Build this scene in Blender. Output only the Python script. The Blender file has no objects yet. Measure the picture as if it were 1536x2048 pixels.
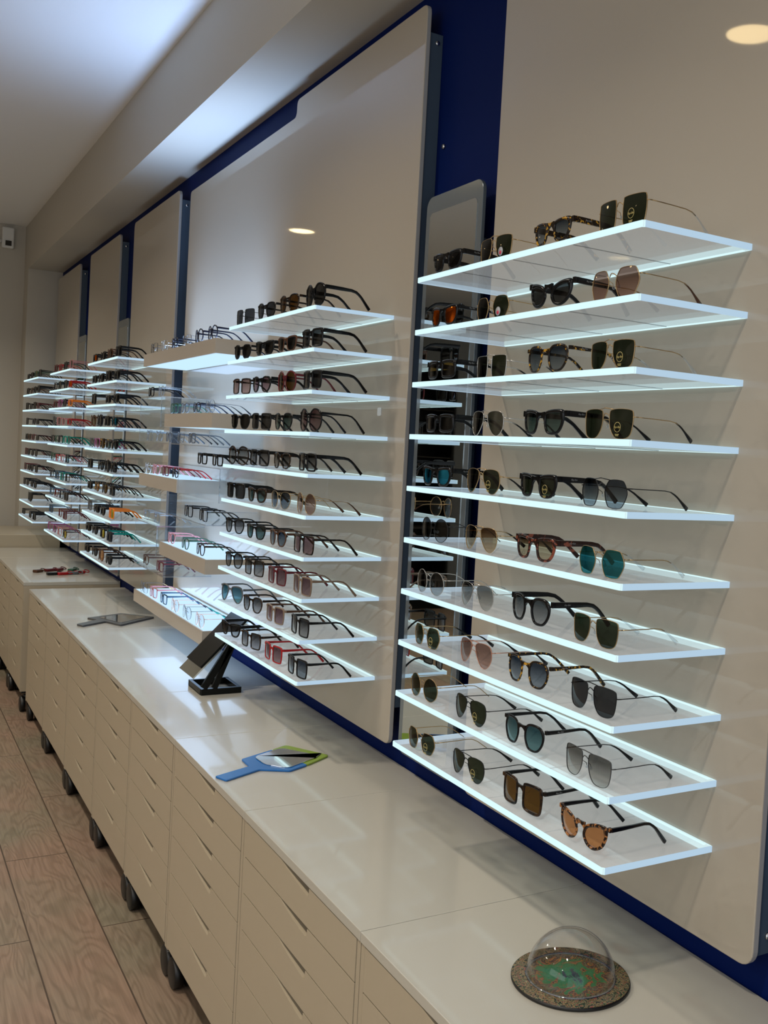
import bpy, bmesh, math, random
from mathutils import Vector, Matrix, Quaternion
random.seed(7)
SC = bpy.context.scene
COL = SC.collection
PI = math.pi

# ------------------------------------------------------------------ camera
CAMZ = 1.64
YAW, PITCH, ROLL, FPX, CX, CY = 0.5619154736, -0.0385357367, 0.0579142142, 2031.16, 1007.078, 994.7415
F = Vector((math.sin(YAW)*math.cos(PITCH), math.cos(YAW)*math.cos(PITCH), math.sin(PITCH)))
RT = F.cross(Vector((0, 0, 1))).normalized(); UP = RT.cross(F)
R_ = RT*math.cos(ROLL) + UP*math.sin(ROLL); U_ = -RT*math.sin(ROLL) + UP*math.cos(ROLL)
cd = bpy.data.cameras.new('camera'); cam = bpy.data.objects.new('camera', cd); COL.objects.link(cam)
cam.matrix_world = Matrix(((R_.x, U_.x, -F.x, -1.275), (R_.y, U_.y, -F.y, 0), (R_.z, U_.z, -F.z, CAMZ), (0, 0, 0, 1)))
cd.sensor_fit = 'AUTO'; cd.sensor_width = 36; cd.lens = FPX/2048*36
cd.shift_x = -(CX-768)/2048; cd.shift_y = (CY-1024)/2048
cd.clip_start = 0.02; cd.clip_end = 60
SC.camera = cam

# ------------------------------------------------------------------ world, exposure, large lights
SC.view_settings.view_transform = 'Standard'; SC.view_settings.look = 'None'
SC.view_settings.exposure = 0.04; SC.view_settings.gamma = 1.0; SC.view_settings.use_curve_mapping = False
SC.cycles.max_bounces = 10; SC.cycles.transparent_max_bounces = 40
SC.cycles.diffuse_bounces = 4; SC.cycles.glossy_bounces = 5
SC.cycles.caustics_reflective = False; SC.cycles.caustics_refractive = False
SC.cycles.sample_clamp_indirect = 4.0
w = bpy.data.worlds.new('world'); SC.world = w; w.use_nodes = True
w.node_tree.nodes['Background'].inputs[0].default_value = (0.80, 0.90, 1.0, 1)
w.node_tree.nodes['Background'].inputs[1].default_value = 0.30

def area_light(name, loc, rot, sx, sy, energy, col):
    l = bpy.data.lights.new(name, 'AREA'); l.shape = 'RECTANGLE'; l.size = sx; l.size_y = sy
    l.energy = energy; l.color = col
    o = bpy.data.objects.new(name, l); COL.objects.link(o); o.location = loc; o.rotation_euler = rot
    return o
# daylight entering through the shop front behind the camera
area_light('shopfront_daylight', (-2.2, -2.6, 1.4), (PI/2+.22, 0, 0), 3.6, 2.2, 30, (0.86, 0.93, 1.0))
area_light('added_side_fill', (-4.85, -0.3, 2.3), (PI/2, 0, -PI/2), 4.2, 1.2, 42, (0.88, 0.94, 1.0))  # added fill from the left, no window in this wall
LAMPS = [(-1.55, 0.52), (-1.55, 2.90), (-1.55, 5.28), (-1.55, 7.66), (-3.86, 6.60), (-3.86, 4.2), (-3.86, 1.8), (-3.86, -0.6)]
LAMP_W = 22
CEIL = 3.32
BOXW = 2.4

# ------------------------------------------------------------------ materials
def new_mat(name):
    m = bpy.data.materials.new(name); m.use_nodes = True
    return m, m.node_tree.nodes, m.node_tree.links
def pbr(name, col, rough=0.5, metal=0.0, spec=0.5, coat=0.0, bump=None, emit=None, es=0.0):
    m, n, l = new_mat(name); b = n['Principled BSDF']
    b.inputs['Base Color'].default_value = (*col, 1); b.inputs['Roughness'].default_value = rough
    b.inputs['Metallic'].default_value = metal; b.inputs['Specular IOR Level'].default_value = spec
    b.inputs['Coat Weight'].default_value = coat; b.inputs['Coat Roughness'].default_value = 0.03
    if emit: b.inputs['Emission Color'].default_value = (*emit, 1); b.inputs['Emission Strength'].default_value = es
    if bump:
        tc = n.new('ShaderNodeTexCoord'); nz = n.new('ShaderNodeTexNoise'); bp = n.new('ShaderNodeBump')
        nz.inputs['Scale'].default_value = bump[0]; bp.inputs['Strength'].default_value = bump[1]; bp.inputs['Distance'].default_value = 0.002
        l.new(tc.outputs['Object'], nz.inputs['Vector']); l.new(nz.outputs['Fac'], bp.inputs['Height']); l.new(bp.outputs['Normal'], b.inputs['Normal'])
    return m
def emis(name, col, s):
    m, n, l = new_mat(name); n.remove(n['Principled BSDF'])
    e = n.new('ShaderNodeEmission'); e.inputs[0].default_value = (*col, 1); e.inputs[1].default_value = s
    l.new(e.outputs[0], n['Material Output'].inputs[0]); return m
def glassy(name, col, gloss=0.05, rough=0.02, gcol=(1, 1, 1), fres=True, col2=None, powr=5.0):
    """thin see-through sheet: tinted transparency with a reflective coat; col2 = tint at the lower rim"""
    m, n, l = new_mat(name); n.remove(n['Principled BSDF'])
    t = n.new('ShaderNodeBsdfTransparent'); g = n.new('ShaderNodeBsdfGlossy'); mx = n.new('ShaderNodeMixShader')
    g.inputs['Roughness'].default_value = rough; g.inputs['Color'].default_value = (*gcol, 1)
    t.inputs[0].default_value = (*col, 1)
    if col2:
        tc = n.new('ShaderNodeTexCoord'); sp = n.new('ShaderNodeSeparateXYZ'); cr = n.new('ShaderNodeValToRGB')
        cr.color_ramp.elements[0].color = (*col2, 1); cr.color_ramp.elements[1].color = (*col, 1)
        cr.color_ramp.elements[0].position = 0.15; cr.color_ramp.elements[1].position = 0.8
        l.new(tc.outputs['Generated'], sp.inputs[0]); l.new(sp.outputs['Z'], cr.inputs[0]); l.new(cr.outputs[0], t.inputs[0])
    if fres:
        f = n.new('ShaderNodeLayerWeight'); f.inputs[0].default_value = 0.5
        pw = n.new('ShaderNodeMath'); pw.operation = 'POWER'; pw.inputs[1].default_value = powr; l.new(f.outputs['Facing'], pw.inputs[0])
        a = n.new('ShaderNodeMath'); a.operation = 'MULTIPLY_ADD'; a.inputs[1].default_value = 0.8; a.inputs[2].default_value = gloss+0.012; a.use_clamp = True
        l.new(pw.outputs[0], a.inputs[0]); l.new(a.outputs[0], mx.inputs[0])
    else: mx.inputs[0].default_value = gloss
    l.new(t.outputs[0], mx.inputs[1]); l.new(g.outputs[0], mx.inputs[2]); l.new(mx.outputs[0], n['Material Output'].inputs[0])
    return m

M = {}
M['wall'] = pbr('painted_wall', (0.50, 0.47, 0.41), 0.85, bump=(60, .1))
M['ceiling'] = pbr('ceiling_paint', (0.82, 0.82, 0.82), 0.9, bump=(40, .08))
M['blue'] = pbr('blue_wall_paint', (0.0006, 0.009, 0.080), 0.6, spec=.08)
M['panel'] = pbr('glossy_greige_panel', (0.41, 0.36, 0.29), 0.45, spec=.3, coat=.8)
M['panel_edge'] = pbr('panel_edge', (0.36, 0.35, 0.34), 0.35)
M['slate'] = pbr('slate_blue_metal', (0.055, 0.080, 0.115), 0.4)
M['mirror'] = pbr('mirror_glass', (0.70, 0.74, 0.73), 0.02, metal=1.0)
M['mframe'] = pbr('mirror_bevel', (0.20, 0.23, 0.25), 0.12, metal=.5)
M['cab'] = pbr('cabinet_lacquer', (0.405, 0.345, 0.25), 0.35, coat=.2)
M['cabtop'] = pbr('cabinet_top_white', (0.465, 0.445, 0.385), 0.26, coat=.5)
M['cabtop'].node_tree.nodes['Principled BSDF'].inputs['Coat Roughness'].default_value = .06
M['dark'] = pbr('dark_gap', (0.022, 0.018, 0.013), 0.7)
M['rubber'] = pbr('black_rubber', (0.003, 0.003, 0.003), 0.45)
M['boxrim'] = pbr('lightbox_rim', (0.44, 0.39, 0.33), 0.3, coat=.4)
M['boxlit'] = emis('lightbox_diffuser', (0.54, 0.78, 1.0), 1.1)
M['edge'] = emis('lit_acrylic_edge', (0.66, 0.90, 0.94), 1.08)
M['sideedge'] = emis('lit_acrylic_side_edge', (0.46, 0.63, 0.78), .95)
M['lampdisc'] = emis('lamp_diffuser', (1.0, 0.74, 0.38), 15.0)
M['white'] = pbr('white_plastic', (0.7, 0.7, 0.68), 0.4)
M['steel'] = pbr('steel', (0.6, 0.6, 0.6), 0.25, metal=1)

def shelf_face():
    m, n, l = new_mat('acrylic_sheet'); n.remove(n['Principled BSDF'])
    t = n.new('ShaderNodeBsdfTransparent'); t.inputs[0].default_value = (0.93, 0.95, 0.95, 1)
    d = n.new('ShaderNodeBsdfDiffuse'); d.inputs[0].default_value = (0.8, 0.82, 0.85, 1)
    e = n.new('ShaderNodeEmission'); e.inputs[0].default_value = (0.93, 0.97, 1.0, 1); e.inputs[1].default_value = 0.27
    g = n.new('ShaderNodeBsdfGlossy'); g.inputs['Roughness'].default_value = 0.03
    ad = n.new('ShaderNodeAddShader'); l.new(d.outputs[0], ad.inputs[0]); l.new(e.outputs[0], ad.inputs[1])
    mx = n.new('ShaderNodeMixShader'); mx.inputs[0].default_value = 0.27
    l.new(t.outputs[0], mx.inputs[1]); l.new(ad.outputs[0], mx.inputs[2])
    f = n.new('ShaderNodeLayerWeight'); f.inputs[0].default_value = .5
    pw = n.new('ShaderNodeMath'); pw.operation = 'POWER'; pw.inputs[1].default_value = 5.0; l.new(f.outputs['Facing'], pw.inputs[0])
    a = n.new('ShaderNodeMath'); a.operation = 'MULTIPLY_ADD'; a.inputs[1].default_value = 0.6; a.inputs[2].default_value = 0.03; l.new(pw.outputs[0], a.inputs[0])
    mg = n.new('ShaderNodeMixShader'); l.new(a.outputs[0], mg.inputs[0]); l.new(mx.outputs[0], mg.inputs[1]); l.new(g.outputs[0], mg.inputs[2])
    l.new(mg.outputs[0], n['Material Output'].inputs[0]); return m
M['sheet'] = shelf_face()
M['clear'] = glassy('clear_acrylic', (0.95, 0.97, 0.98), 0.02)
M['clearedge'] = glassy('clear_acrylic_edge', (0.72, 0.78, 0.85), 0.25)
M['domeglass'] = glassy('dome_glass', (0.95, 0.95, 0.95), 0.0, powr=3.5)
M['divider'] = glassy('divider_line', (0.60, 0.61, 0.62), 0.02)

def wood_floor():
    m, n, l = new_mat('oak_plank_floor'); b = n['Principled BSDF']
    tc = n.new('ShaderNodeTexCoord'); sp = n.new('ShaderNodeSeparateXYZ'); cb = n.new('ShaderNodeCombineXYZ')
    l.new(tc.outputs['Object'], sp.inputs[0])
    ax = n.new('ShaderNodeMath'); ax.operation = 'ADD'; ax.inputs[1].default_value = -3.49+1.38*10
    ay = n.new('ShaderNodeMath'); ay.operation = 'ADD'; ay.inputs[1].default_value = 0.783+0.2195*40
    l.new(sp.outputs['Y'], ax.inputs[0]); l.new(sp.outputs['X'], ay.inputs[0])
    l.new(ax.outputs[0], cb.inputs['X']); l.new(ay.outputs[0], cb.inputs['Y'])
    br = n.new('ShaderNodeTexBrick'); br.offset = 0.5
    br.inputs['Color1'].default_value = (0.0, 0.0, 0.0, 1); br.inputs['Color2'].default_value = (1, 1, 1, 1)
    br.inputs['Mortar'].default_value = (0.5, 0.5, 0.5, 1)
    br.inputs['Scale'].default_value = 1.0; br.inputs['Mortar Size'].default_value = 0.0028; br.inputs['Mortar Smooth'].default_value = 0.3
    br.inputs['Brick Width'].default_value = 1.38; br.inputs['Row Height'].default_value = 0.2195
    l.new(cb.outputs[0], br.inputs['Vector'])
    # per-plank offset of the grain
    mul = n.new('ShaderNodeVectorMath'); mul.operation = 'SCALE'; mul.inputs['Scale'].default_value = 7.3
    l.new(br.outputs['Color'], mul.inputs[0])
    add = n.new('ShaderNodeVectorMath'); add.operation = 'ADD'; l.new(tc.outputs['Object'], add.inputs[0]); l.new(mul.outputs[0], add.inputs[1])
    mp = n.new('ShaderNodeMapping'); mp.inputs['Scale'].default_value = (5.0, 0.9, 1); l.new(add.outputs[0], mp.inputs['Vector'])
    nz = n.new('ShaderNodeTexNoise'); nz.inputs['Scale'].default_value = 1.6; nz.inputs['Detail'].default_value = 2; nz.inputs['Distortion'].default_value = .5
    l.new(mp.outputs[0], nz.inputs['Vector'])
    ml = n.new('ShaderNodeMath'); ml.operation = 'MULTIPLY'; ml.inputs[1].default_value = 95.0; l.new(nz.outputs['Fac'], ml.inputs[0])
    sn = n.new('ShaderNodeMath'); sn.operation = 'SINE'; l.new(ml.outputs[0], sn.inputs[0])
    cr = n.new('ShaderNodeValToRGB'); cr.color_ramp.elements[0].color = (0.160, 0.122, 0.086, 1); cr.color_ramp.elements[1].color = (0.200, 0.156, 0.113, 1)
    mr = n.new('ShaderNodeMapRange'); mr.inputs['From Min'].default_value = -1; mr.inputs['From Max'].default_value = 0.4; l.new(sn.outputs[0], mr.inputs['Value'])
    l.new(mr.outputs[0], cr.inputs[0])
    # fine streaks
    mp2 = n.new('ShaderNodeMapping'); mp2.inputs['Scale'].default_value = (160, 5, 1); l.new(add.outputs[0], mp2.inputs['Vector'])
    n2 = n.new('ShaderNodeTexNoise'); n2.inputs['Scale'].default_value = 1.0; n2.inputs['Detail'].default_value = 3; l.new(mp2.outputs[0], n2.inputs['Vector'])
    mx = n.new('ShaderNodeMix'); mx.data_type = 'RGBA'; mx.blend_type = 'OVERLAY'; mx.inputs['Factor'].default_value = 0.35
    l.new(cr.outputs[0], mx.inputs['A']); l.new(n2.outputs['Fac'], mx.inputs['B'])
    # broad pinkish / brown blotches
    n3 = n.new('ShaderNodeTexNoise'); n3.inputs['Scale'].default_value = 2.2; l.new(add.outputs[0], n3.inputs['Vector'])
    c3 = n.new('ShaderNodeValToRGB'); c3.color_ramp.elements[0].color = (0.42, 0.50, 0.46, 1); c3.color_ramp.elements[1].color = (0.62, 0.50, 0.48, 1)
    c3.color_ramp.elements[0].position = .35; c3.color_ramp.elements[1].position = .65
    l.new(n3.outputs['Fac'], c3.inputs[0])
    mx3 = n.new('ShaderNodeMix'); mx3.data_type = 'RGBA'; mx3.blend_type = 'OVERLAY'; mx3.inputs['Factor'].default_value = 0.6
    l.new(mx.outputs['Result'], mx3.inputs['A']); l.new(c3.outputs[0], mx3.inputs['B'])
    mx2 = n.new('ShaderNodeMix'); mx2.data_type = 'RGBA'; mx2.inputs['B'].default_value = (0.055, 0.035, 0.022, 1)
    l.new(br.outputs['Fac'], mx2.inputs['Factor']); l.new(mx3.outputs['Result'], mx2.inputs['A'])
    l.new(mx2.outputs['Result'], b.inputs['Base Color'])
    b.inputs['Roughness'].default_value = 0.42
    bp = n.new('ShaderNodeBump'); bp.inputs['Strength'].default_value = 0.4; bp.inputs['Distance'].default_value = 0.002; bp.invert = True
    l.new(br.outputs['Fac'], bp.inputs['Height']); l.new(bp.outputs['Normal'], b.inputs['Normal'])
    return m
M['floor'] = wood_floor()

def tortoise(name, dark, light, sc=120, lo=.56, hi=.64):
    m, n, l = new_mat(name); b = n['Principled BSDF']
    tc = n.new('ShaderNodeTexCoord'); nz = n.new('ShaderNodeTexNoise'); nz.inputs['Scale'].default_value = sc; nz.inputs['Detail'].default_value = 1.5
    nz.inputs['Distortion'].default_value = .8
    cr = n.new('ShaderNodeValToRGB'); cr.color_ramp.elements[0].color = (*dark, 1); cr.color_ramp.elements[1].color = (*light, 1)
    cr.color_ramp.elements[0].position = lo; cr.color_ramp.elements[1].position = hi
    l.new(tc.outputs['Object'], nz.inputs['Vector']); l.new(nz.outputs['Fac'], cr.inputs[0]); l.new(cr.outputs[0], b.inputs['Base Color'])
    b.inputs['Roughness'].default_value = .15
    return m
# frame materials
FM = {
 'black': pbr('black_acetate', (0.003, 0.003, 0.0035), .15, spec=.3),
 'matteblack': pbr('black_metal', (0.01, 0.01, 0.011), .35),
 'gold': pbr('gold_wire', (0.40, 0.27, 0.13), .3, metal=.85),
 'silver': pbr('silver_wire', (0.45, 0.43, 0.40), .25, metal=.9),
 'gunmetal': pbr('gunmetal_wire', (0.08, 0.08, 0.08), .3, metal=.7),
 'rose': pbr('rose_wire', (0.5, 0.24, 0.16), .3, metal=.8),
 'tortoise': tortoise('yellow_tortoiseshell', (0.012, 0.007, 0.004), (0.50, 0.26, 0.03)),
 'redtortoise': tortoise('red_tortoiseshell', (0.02, 0.007, 0.005), (0.22, 0.06, 0.035), 80),
 'browntortoise': tortoise('brown_tortoiseshell', (0.012, 0.006, 0.004), (0.34, 0.14, 0.045), 150, .50, .61),
 'darktortoise': tortoise('dark_tortoiseshell', (0.005, 0.003, 0.002), (0.035, 0.016, 0.006), 60, .50, .64),
 'red': pbr('red_acetate', (0.33, 0.012, 0.015), .15),
 'burgundy': pbr('burgundy_acetate', (0.10, 0.012, 0.016), .15),
 'taupe': pbr('taupe_acetate', (0.20, 0.14, 0.10), .15),
 'pink': pbr('pink_acetate', (0.46, 0.20, 0.21), .15),
 'purple': pbr('purple_acetate', (0.28, 0.07, 0.20), .15),
 'blue': pbr('blue_acetate', (0.03, 0.08, 0.14), .15),
 'navy': pbr('navy_acetate', (0.007, 0.008, 0.016), .15),
 'teal': pbr('teal_acetate', (0.0, 0.22, 0.17), .15),
 'green': pbr('green_acetate', (0.03, 0.08, 0.05), .15),
 'orange': pbr('orange_acetate', (0.75, 0.20, 0.02), .15),
 'brown': pbr('brown_acetate', (0.07, 0.03, 0.015), .15),
 'grey': pbr('grey_acetate', (0.10, 0.11, 0.12), .15),
 'crystal': glassy('crystal_acetate', (0.80, 0.84, 0.88), .08),
 'cleartip': glassy('clear_tip', (0.85, 0.88, 0.9), .10),
}
LM = {
 'black': glassy('lens_black', (0.010, 0.010, 0.011), 0.01),
 'dark': glassy('lens_dark_grey', (0.05, 0.052, 0.055), 0.01),
 'green': glassy('lens_dark_green', (0.030, 0.042, 0.024), 0.015),
 'greygreen': glassy('lens_grey_green', (0.07, 0.08, 0.065), 0.06),
 'gradgrey': glassy('lens_grey_gradient', (0.05, 0.052, 0.055), 0.01, col2=(0.45, 0.46, 0.47)),
 'gradlight': glassy('lens_light_grey_gradient', (0.16, 0.16, 0.15), 0.02, col2=(0.60, 0.60, 0.57)),
 'gradblue': glassy('lens_blue_gradient', (0.03, 0.05, 0.08), 0.02, col2=(0.30, 0.36, 0.42)),
 'gradteal': glassy('lens_teal_gradient', (0.03, 0.10, 0.12), 0.02, col2=(0.16, 0.32, 0.34)),
 'gradgreen': glassy('lens_green_gradient', (0.02, 0.045, 0.045), 0.02, col2=(0.16, 0.26, 0.25)),
 'gradbrown': glassy('lens_brown_gradient', (0.10, 0.05, 0.018), 0.02, col2=(0.62, 0.50, 0.34)),
 'brown': glassy('lens_brown', (0.14, 0.065, 0.012), 0.02),
 'rosebrown': glassy('lens_rose_brown', (0.26, 0.15, 0.12), 0.03, col2=(0.50, 0.32, 0.27)),
 'mauve': glassy('lens_mauve', (0.16, 0.08, 0.09), 0.02, col2=(0.38, 0.26, 0.27)),
 'orange': glassy('lens_orange', (0.62, 0.27, 0.10), 0.05),
 'yellow': glassy('lens_yellow', (0.65, 0.45, 0.02), 0.05),
 'fire': glassy('lens_fire_mirror', (0.06, 0.02, 0.01), 0.6, gcol=(1.0, 0.20, 0.02)),
 'bluemirror': glassy('lens_blue_mirror', (0.01, 0.05, 0.08), 0.45, gcol=(0.05, 0.5, 0.9)),
 'tealmirror': glassy('lens_teal_mirror', (0.01, 0.09, 0.11), 0.12, gcol=(0.2, 0.8, 0.9)),
 'clear': glassy('lens_clear', (0.96, 0.97, 0.98), 0.0),
}
for k_m, m_ in FM.items():
    b_ = m_.node_tree.nodes.get('Principled BSDF')
    if b_ and b_.inputs['Metallic'].default_value < .5: b_.inputs['Specular IOR Level'].default_value = .22; b_.inputs['Roughness'].default_value = .2
M['decal'] = pbr('gold_lens_print', (0.50, 0.40, 0.14), .4)
M['decalw'] = pbr('white_print', (0.20, 0.20, 0.20), .4)
M['sticker'] = pbr('grey_sticker', (0.35, 0.36, 0.37), .4)
M['stickerred'] = pbr('red_sticker', (0.6, 0.03, 0.08), .4)

# ------------------------------------------------------------------ mesh helpers
class MB:
    def __init__(s): s.v = []; s.f = []; s.mi = []; s.cur = 0; s.sm = []
    def face(s, idx, smooth=False): s.f.append(idx); s.mi.append(s.cur); s.sm.append(smooth)
    def box(s, a, b):
        (x0, y0, z0), (x1, y1, z1) = a, b; k = len(s.v)
        s.v += [(x0,y0,z0),(x1,y0,z0),(x1,y1,z0),(x0,y1,z0),(x0,y0,z1),(x1,y0,z1),(x1,y1,z1),(x0,y1,z1)]
        for q in ((0,3,2,1),(4,5,6,7),(0,1,5,4),(1,2,6,5),(2,3,7,6),(3,0,4,7)): s.face([k+i for i in q])
    def prism(s, pts, fn, d0, d1, smooth=False):
        """pts: 2D outline; fn(u,v,d)->xyz"""
        k = len(s.v); n = len(pts)
        s.v += [fn(u, v, d0) for u, v in pts] + [fn(u, v, d1) for u, v in pts]
        s.face([k+i for i in range(n)][::-1]); s.face([k+n+i for i in range(n)])
        for i in range(n): s.face([k+i, k+(i+1) % n, k+n+(i+1) % n, k+n+i], smooth)
    def sweep(s, path, secs, closed=False, smooth=True, cap=True, upv=(0, 0, 1)):
        """secs: list of per-point section outlines [(a,b)...] in (side, up) axes"""
        k = len(s.v); n = len(path); m = len(secs[0])
        P = [Vector(p) for p in path]
        for i, p in enumerate(P):
            if closed: t = (P[(i+1) % n]-P[i-1])
            else: t = P[min(i+1, n-1)]-P[max(i-1, 0)]
            t.normalize(); up = Vector(upv); sd = t.cross(up)
            if sd.length < 1e-4: sd = Vector((1, 0, 0))
            sd.normalize(); u2 = sd.cross(t)
            for a, b in secs[i]: s.v.append(tuple(p+sd*a+u2*b))
        for i in range(n if closed else n-1):
            j = (i+1) % n
            for q in range(m):
                r = (q+1) % m
                s.face([k+i*m+q, k+i*m+r, k+j*m+r, k+j*m+q], smooth)
        if cap and not closed:
            s.face([k+q for q in range(m)]); s.face([k+(n-1)*m+q for q in range(m)][::-1])
    def tube(s, path, r, seg=8, closed=False, upv=(0, 0, 1)):
        rr = r if isinstance(r, (list, tuple)) else [r]*len(path)
        secs = [[(math.cos(2*PI*q/seg)*x, math.sin(2*PI*q/seg)*x) for q in range(seg)] for x in rr]
        s.sweep(path, secs, closed, True, True, upv)
    def lathe(s, prof, c, seg=32, axis='z', smooth=True):
        k = len(s.v); m = len(prof)
        for i in range(seg):
            a = 2*PI*i/seg
            for r, z in prof:
                if axis == 'z': s.v.append((c[0]+r*math.cos(a), c[1]+r*math.sin(a), c[2]+z))
                elif axis == 'y': s.v.append((c[0]+r*math.cos(a), c[1]+z, c[2]+r*math.sin(a)))
                else: s.v.append((c[0]+z, c[1]+r*math.cos(a), c[2]+r*math.sin(a)))
        for i in range(seg):
            j = (i+1) % seg
            for q in range(m-1):
                s.face([k+i*m+q, k+j*m+q, k+j*m+q+1, k+i*m+q+1], smooth)
    def data(s, name, mats, bevel=0, fix=True):
        me = bpy.data.meshes.new(name); me.from_pydata(s.v, [], s.f)
        for m in (mats if isinstance(mats, (list, tuple)) else [mats]): me.materials.append(m)
        for p, mi, sm in zip(me.polygons, s.mi, s.sm): p.material_index = mi; p.use_smooth = sm
        bm = bmesh.new(); bm.from_mesh(me)
        bmesh.ops.remove_doubles(bm, verts=bm.verts, dist=1e-6)
        if fix: bmesh.ops.recalc_face_normals(bm, faces=bm.faces)
        if bevel: 
            es = [e for e in bm.edges if len(e.link_faces) == 2 and e.calc_face_angle(0) > 0.7]
            bmesh.ops.bevel(bm, geom=es, offset=bevel, segments=2, affect='EDGES', profile=.5)
        bm.to_mesh(me); bm.free(); me.update()
        return me
    def obj(s, name, mats, parent=None, loc=(0, 0, 0), bevel=0, fix=True):
        return link(name, s.data(name, mats, bevel, fix), parent, loc)
def link(name, me, parent=None, loc=(0, 0, 0), rz=0):
    o = bpy.data.objects.new(name, me); COL.objects.link(o); o.location = loc
    if rz: o.rotation_euler = (0, 0, rz)
    if parent: o.parent = parent
    return o
def empty(name, loc, rz=0):
    o = link(name, None, None, loc, rz); o.empty_display_size = .05; return o
def tag(o, label, cat, group=None):
    o['label'] = label; o['category'] = cat
    if group: o['group'] = group
    return o
def struct(o): o['kind'] = 'structure'; return o
def copy_tree(o, parent=None):
    c = o.copy(); COL.objects.link(c)
    if parent: c.parent = parent
    for ch in list(o.children): copy_tree(ch, c)
    return c
def rounded(w, h, r, seg=6, x0=0, y0=0):
    pts = []
    for cx_, cy_, a0 in ((w-r, h-r, 0), (r, h-r, 90), (r, r, 180), (w-r, r, 270)):
        for i in range(seg+1):
            a = math.radians(a0+90*i/seg); pts.append((x0+cx_+r*math.cos(a), y0+cy_+r*math.sin(a)))
    return pts
ORD = ['top', 'second', 'third', 'fourth', 'fifth', 'sixth', 'seventh', 'eighth', 'ninth', 'bottom']

# ------------------------------------------------------------------ room shell
WX = 0.055        # blue wall plane
SOFX, SOFZ = -0.205, 2.95
RET, FAR = 9.10, 9.35
XL, YB = -4.9, -2.7
def plane_box(name, a, b, m): 
    q = MB(); q.box(a, b); return struct(q.obj(name, m))
plane_box('floor', (XL-.1, YB, -.1), (WX+.1, 12.1, 0), M['floor'])
plane_box('ceiling', (XL-.1, YB, CEIL), (WX+.1, 12.1, CEIL+.1), M['ceiling'])
plane_box('wall_right', (WX, YB, 0), (WX+.1, RET, SOFZ), M['blue'])
plane_box('wall_left', (XL-.1, YB, 0), (XL, 12, CEIL), M['wall'])
plane_box('wall_far', (-2.06, FAR, 0), (SOFX, FAR+.1, CEIL), M['wall'])
plane_box('wall_back', (XL, 12, 0), (SOFX, 12.1, CEIL), M['wall'])
q = MB(); q.box((SOFX, YB, SOFZ), (WX+.1, RET, CEIL)); struct(q.obj('trim_1', [M['wall']]))
plane_box('wall_pier', (SOFX, RET, 0), (WX+.1, FAR+.1, CEIL), M['wall'])
# recess where the ceiling meets the far wall, with a small box and detector
t = empty('wall_detector', (-.33, FAR, 3.12))
q = MB(); q.box((-.055, -.05, 0), (.035, 0, .17)); q.obj('housing', M['white'], t, bevel=.01)
q = MB(); q.box((-.03, -.056, .02), (.015, -.05, .06)); q.obj('sensor_window', M['dark'], t)
q = MB(); q.tube([(-.05, -.03, .06), (-.12, -.04, .03)], .012); q.obj('bracket', M['white'], t)
tag(t, 'small white alarm detector high on the far wall under the ceiling', 'detector')

# ------------------------------------------------------------------ wall display panels
PB, PT = 0.81, 2.87
def display_panel(y0, y1, label, outline=None, z0=PB, z1=PT):
    t = empty('display_board', (0, y0, 0))
    pts = outline or rounded(y1-y0, z1-z0, .03, 6, 0, z0)
    fn = lambda u, v, d: (d, u, v)
    q = MB(); q.prism(pts, fn, 0.0, .014)
    q.mi = [0]+[0]+[1]*(len(q.f)-2)
    q.obj('front_sheet', [M['panel'], M['panel_edge']], t, bevel=.002)
    q = MB(); q.box((.014, .004, z0+.02), (WX-.001, (y1-y0)-.004, z1-.045)); q.obj('side_casing', M['slate'], t)
    for zz in (z0+.05, z1-.07):
        q = MB(); q.lathe([(0, -.003), (.006, -.003), (.007, 0), (0, 0)], (.038, .004, zz), 12, 'y'); q.obj('screw', M['steel'], t)
    return tag(t, label, 'wall panel', 'glossy display panels along the blue wall')
display_panel(1.164, 2.14, 'glossy beige wall panel behind the nearest column of shelves, furthest right')
Y0m, Ys, Y1m = 2.562, 3.567, 4.975
def mid_outline():
    P = [(0, PB), (0, PT+.01), (Ys-Y0m, PT+.01), (Ys-Y0m, PT-.05), (Y1m-Y0m, PT-.05), (Y1m-Y0m, PB+.085), (Ys-Y0m, PB+.085), (Ys-Y0m, PB)]
    out = []
    n = len(P)
    for i in range(n):
        a, b, c = Vector(P[i-1]), Vector(P[i]), Vector(P[(i+1) % n]); r = .025
        d1 = (a-b).normalized()*r; d2 = (c-b).normalized()*r
        for k in range(5):
            s = k/4; p = (b+d1)*(1-s)**2 + b*2*s*(1-s) + (b+d2)*s*s; out.append((p.x, p.y))
    return out[::-1]
display_panel(Y0m, Y1m, 'widest glossy beige wall panel with stepped top edge behind the light boxes', mid_outline(), PB+.085, PT-.02)
display_panel(5.18, 6.185, 'glossy beige wall panel just left of the light boxes')
display_panel(6.57, 7.545, 'narrow glossy beige wall panel, second from the far end')
display_panel(7.945, 8.93, 'narrow glossy beige wall panel at the far end of the wall')
def wall_mirror(y0, y1, label):
    t = empty('wall_mirror', (0, y0, 0)); W = y1-y0
    fn = lambda u, v, d: (d, u, v)
    q = MB(); q.prism(rounded(W, 2.333-PB, .03, 6, 0, PB), fn, .002, .012); q.obj('frame', M['mframe'], t, bevel=.001)
    q = MB(); q.prism(rounded(W-.048, 2.333-PB-.075, .015, 4, .024, PB+.03), fn, .0005, .004); q.obj('mirror_glass', M['mirror'], t)
    q = MB(); q.box((.012, W*.2, PB+.1), (WX-.001, W*.8, 2.2)); q.obj('mounting_rail', M['slate'], t)
    tag(t, label, 'mirror', 'tall narrow mirrors in the gaps between panels')
wall_mirror(2.205, 2.505, 'tall narrow mirror in blue gap beside the nearest shelves, rounded grey frame')
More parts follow.
